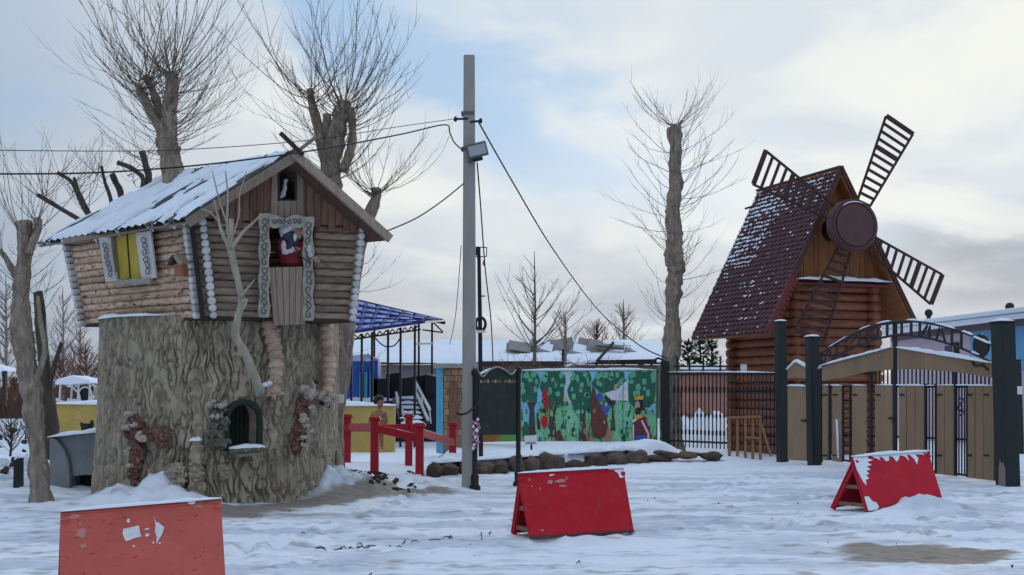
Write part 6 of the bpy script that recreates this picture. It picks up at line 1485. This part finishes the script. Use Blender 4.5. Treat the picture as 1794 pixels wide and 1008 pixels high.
# ------------------------------------------------------------------ blue canopy, stairs, shed
cn = thing('blue_canopy', 'open blue sheet canopy on thin black posts right of the hut', 'canopy', Vector((P(690, 700, 40).x, 41, 0)))
M_bs = bpy.data.materials.new('translucent_blue_sheet'); M_bs.use_nodes = True; t = M_bs.node_tree; bsd = t.nodes['Principled BSDF']; bsd.inputs['Base Color'].default_value = (.03, .09, .42, 1); bsd.inputs['Roughness'].default_value = .4
tr = t.nodes.new('ShaderNodeBsdfTranslucent'); tr.inputs[0].default_value = (.05, .14, .6, 1); mx = t.nodes.new('ShaderNodeMixShader'); mx.inputs[0].default_value = .45; t.links.new(bsd.outputs[0], mx.inputs[1]); t.links.new(tr.outputs[0], mx.inputs[2]); t.links.new(mx.outputs[0], t.nodes['Material Output'].inputs[0])
M_fr = mat('thin_frost_on_blue', (.26, .33, .58), (.16, .22, .50), (3, 3, 3), .7)
M_db = plain('dark_blue_steel', (.015, .03, .16), .5)
ca_, cb_, cc_, cd_ = P(575, 516, 44.5), P(776, 563, 44.5), P(742, 566, 38), P(575, 590, 38)
MB().grid([[ca_.lerp(cb_, k / 12) for k in range(13)], [cd_.lerp(cc_, k / 12) for k in range(13)]]).build('sheet', M_bs, cn)
for k in range(6):
    q = k / 5; MB().bar(ca_.lerp(cd_, q) + Vector((0, 0, .03)), cb_.lerp(cc_, q) + Vector((0, 0, .03)), .12, .08).build('seam', M_db, cn)
for k in range(10):
    q = k / 9; MB().bar(ca_.lerp(cb_, q) + Vector((0, 0, .02)), cd_.lerp(cc_, q) + Vector((0, 0, .02)), .10, .06).build('rib', M_db, cn)
for j in range(5):
    for k in range(9):
        u0, u1 = (k + .14) / 9, (k + rn(.7, .9)) / 9; v0, v1 = (j + .22) / 5, (j + rn(.55, .8)) / 5
        S_ = lambda u, v: ca_.lerp(cb_, u).lerp(cd_.lerp(cc_, u), v) + Vector((0, 0, .012))
        if random.random() < .8: MB().prism([S_(u0, v0 + rn(0, .03)), S_(u1, v0), S_(u1 - rn(0, .02), v1), S_(u0, v1 - rn(0, .03))], (0, 0, .05)).build('frost_patch', M_fr, cn, bevel=.02)
MB().bar(P(600, 528, 44.6), P(780, 566, 44.6), .1, .12).build('edge_beam', MT['black'], cn)
for px, yt, Y_ in ((634, 585, 38.4), (652, 582, 38.4), (656, 560, 44), (680, 578, 38.4), (702, 574, 38.4), (727, 570, 38.4), (734, 562, 44), (757, 562, 44), (616, 588, 38.4)):
    b = P(px, 692, Y_); MB().bar(Vector((b.x, Y_, 0)), P(px, yt, Y_), .07, .07, up=(0, 1, 0)).build('post', MT['black'], cn)
MB().bar(P(610, 596, 38.3), P(735, 578, 38.3), .05, .05).build('truss_chord', MT['black'], cn)
for k in range(11):
    a = (616 + k * 11, lerp(594, 578, k / 11)); b = (621.5 + k * 11, lerp(587, 569, k / 11)); c = (627 + k * 11, lerp(592.5, 577, k / 11))
    MB().bar(P(*a, 38.3), P(*b, 38.3), .035, .035).build('truss_web', MT['black'], cn); MB().bar(P(*b, 38.3), P(*c, 38.3), .035, .035).build('truss_web', MT['black'], cn)
MB().bar(P(727, 603, 40), P(758, 602, 43), .06, .06).build('brace', MT['black'], cn); MB().bar(P(757, 563, 44), P(776, 582, 44), .05, .05).build('brace', MT['black'], cn); MB().bar(P(740, 578, 44), P(776, 583, 44), .05, .05).build('brace', MT['black'], cn)
o = MB().tube(spl([P(655, 590, 38.2), P(672, 606, 38.2), P(690, 606, 38.2), P(702, 592, 38.2)], 8), .022, 5).build('cable', MT['black'], None, True); tag(o, 'sagging dark cable strung under the blue canopy', 'cable', 'overhead cables')
sh_ = thing('blue_shed', 'small bright blue shed partly hidden by tree trunks under the canopy', 'shed', P(645, 700, 43))
M_bl = mat('bright_blue', (.03, .12, .46), (.02, .085, .36), (2, 2, 2), .6)
MB().hexa([P(596, 706, 43), P(662, 706, 43), P(668, 700, 45), P(596, 700, 45), P(596, 634, 43), P(662, 632, 43), P(668, 634, 45), P(596, 634, 45)]).build('wall', M_bl, sh_, bevel=.02)
for k, (a, b) in enumerate(((628, 658), (632, 658), (646, 658))): MB().box(P(632 + k * 9, 675, 42.95), .1, .05, .9).build('frame', M_cy, sh_)
snow_strip([P(600, 634, 43.5), P(664, 632, 43.5)], 1.0, .2, 'roof_snow', sh_, seg=14, seed=33)
dk = thing('dark_stage', 'dark cluttered stage wall under the canopy behind the stairs', 'stage', P(710, 695, 44))
for k, (x0, x1, y0, y1, d) in enumerate(((655, 680, 664, 700, 0), (676, 700, 656, 702, .3), (698, 728, 664, 704, .1), (724, 748, 660, 706, .4), (745, 766, 656, 715, .0))):
    MB().hexa([P(x0, y1, 43 + d), P(x1, y1, 43 + d), P(x1, y1, 44.2), P(x0, y1, 44.2), P(x0, y0, 43 + d), P(x1, y0 + rn(-5, 5), 43 + d), P(x1, y0, 44.2), P(x0, y0, 44.2)]).build('panel', MT['black'], dk)
dk2 = MB().hexa([P(655, 800, 42.6), P(768, 800, 42.6), P(768, 800, 46), P(655, 800, 46), P(655, 699, 42.6), P(768, 699, 42.6), P(768, 696, 46), P(655, 696, 46)])
for i_, v in enumerate(dk2.v): dk2.v[i_] = (v[0], v[1], max(v[2], 0))
dk2.build('stage_platform', MT['black'], dk); snow_strip([P(600, 704, 41.6), P(690, 702, 41.6)], 1.2, .12, 'platform_snow', dk, seg=12, seed=17)
st = thing('snowy_stairs', 'open metal stairs with snow on each tread and white handrails', 'stairs', P(720, 745, 37.5))
for k in range(6):
    y = 698 + k * 8.6; Y_ = 41.0 - k * .65; xo = k * 2.2
    MB().bar(P(692 + xo, y + 3, Y_), P(732 + xo, y + 3, Y_), .35, .06).build('tread', MT['black'], st); snow_strip([P(692 + xo, y + 1, Y_), P(732 + xo, y + 1, Y_)], .34, .09, 'tread_snow', st, seg=10, jag=.2, seed=k + 3)
for a, b in (((690, 700), (707, 748)), ((731, 700), (749, 748))): MB().bar(P(*a, 41), P(*b, 37.6), .06, .16).build('stringer', MT['black'], st)
for a, b in (((694, 688), (712, 742)), ((727, 668), (753, 718)), ((730, 690), (750, 736))): MB().bar(P(*a, 40.8), P(*b, 37.8), .07, .07).build('handrail', M_w, st)
for x, y in ((727, 668), (738, 690), (752, 716), (694, 690), (710, 738)): MB().bar(P(x, y, 39.5), P(x + 3, y + 26, 39.5), .045, .045, up=(0, 1, 0)).build('baluster', M_w, st)
# wooden figure with dark hair near the footbridge
fy = 29.0
fig = thing('boy_statue', 'brown wooden statue of a boy with black hair behind the red railing', 'statue', P(664, 783, fy))
M_sk = mat('brown_wood_figure', (.30, .155, .085), (.22, .11, .06), (9, 9, 9), .6)
m = MB(); S_ = fy / F
fp_ = lambda px, py, o_=0.0: (lambda p: Vector((p.x, p.y + o_, p.z)))(P(px, py, fy))
m.ell(fp_(666, 706), 6 * S_, 6 * S_, 9 * S_); m.tube([fp_(665, 712), fp_(665, 720)], .045, 8)
m.tube([fp_(664, 718), fp_(664, 726), fp_(664, 740), fp_(664, 752)], [.08, .15, .125, .12], 10)
m.tube([fp_(655, 722), fp_(649, 735), fp_(646, 750)], [.055, .045, .035], 8); m.tube([fp_(673, 722), fp_(677, 736), fp_(676, 750)], [.055, .045, .035], 8)
m.tube([fp_(660, 750), fp_(658, 766), fp_(656, 784, -.03)], [.07, .055, .04], 8); m.tube([fp_(668, 750), fp_(668, 766), fp_(669, 784)], [.07, .055, .04], 8)
m.ell(fp_(655, 785, -.06), .04, .09, .03); m.ell(fp_(670, 785, -.06), .04, .09, .03); m.ell(fp_(669, 708, -.09), .02, .03, .02)
for sx, px, py in ((-1, 646, 752), (1, 676, 752)):
    m.ell(fp_(px, py), .032, .02, .04)
    for k in range(4): m.tube([fp_(px + (k - 1.5) * .9, py + 2), fp_(px + (k - 1.5) * 1.1, py + 6.5 - abs(k - 1.5))], [.009, .007], 5)
    m.tube([fp_(px - sx * 2, py), fp_(px - sx * 3.6, py + 3)], [.009, .007], 5)
m.build('body', M_sk, fig, True, remesh=.012)
m = MB(); m.ell(fp_(664, 699, .02), 9.5 * S_, 8 * S_, 7 * S_, None, 12, 8, .3, 2); m.ell(fp_(658, 703, .02), 5 * S_, 6 * S_, 6 * S_); m.build('hair', MT['black'], fig, True, remesh=.014)
MB().tube([fp_(664, 748), fp_(664, 758)], [.125, .145], 12).build('loincloth', MT['carve_white'], fig, True)
ts = MB().prism([P(593, 706, 22.2), P(602, 706, 22.2), P(602, 691, 22.2), P(593, 691, 22.2)], (0, .03, 0)).build('white_notice', MT['sticker'], None); tag(ts, 'small white notice pinned to the trunk behind the stump', 'notice')
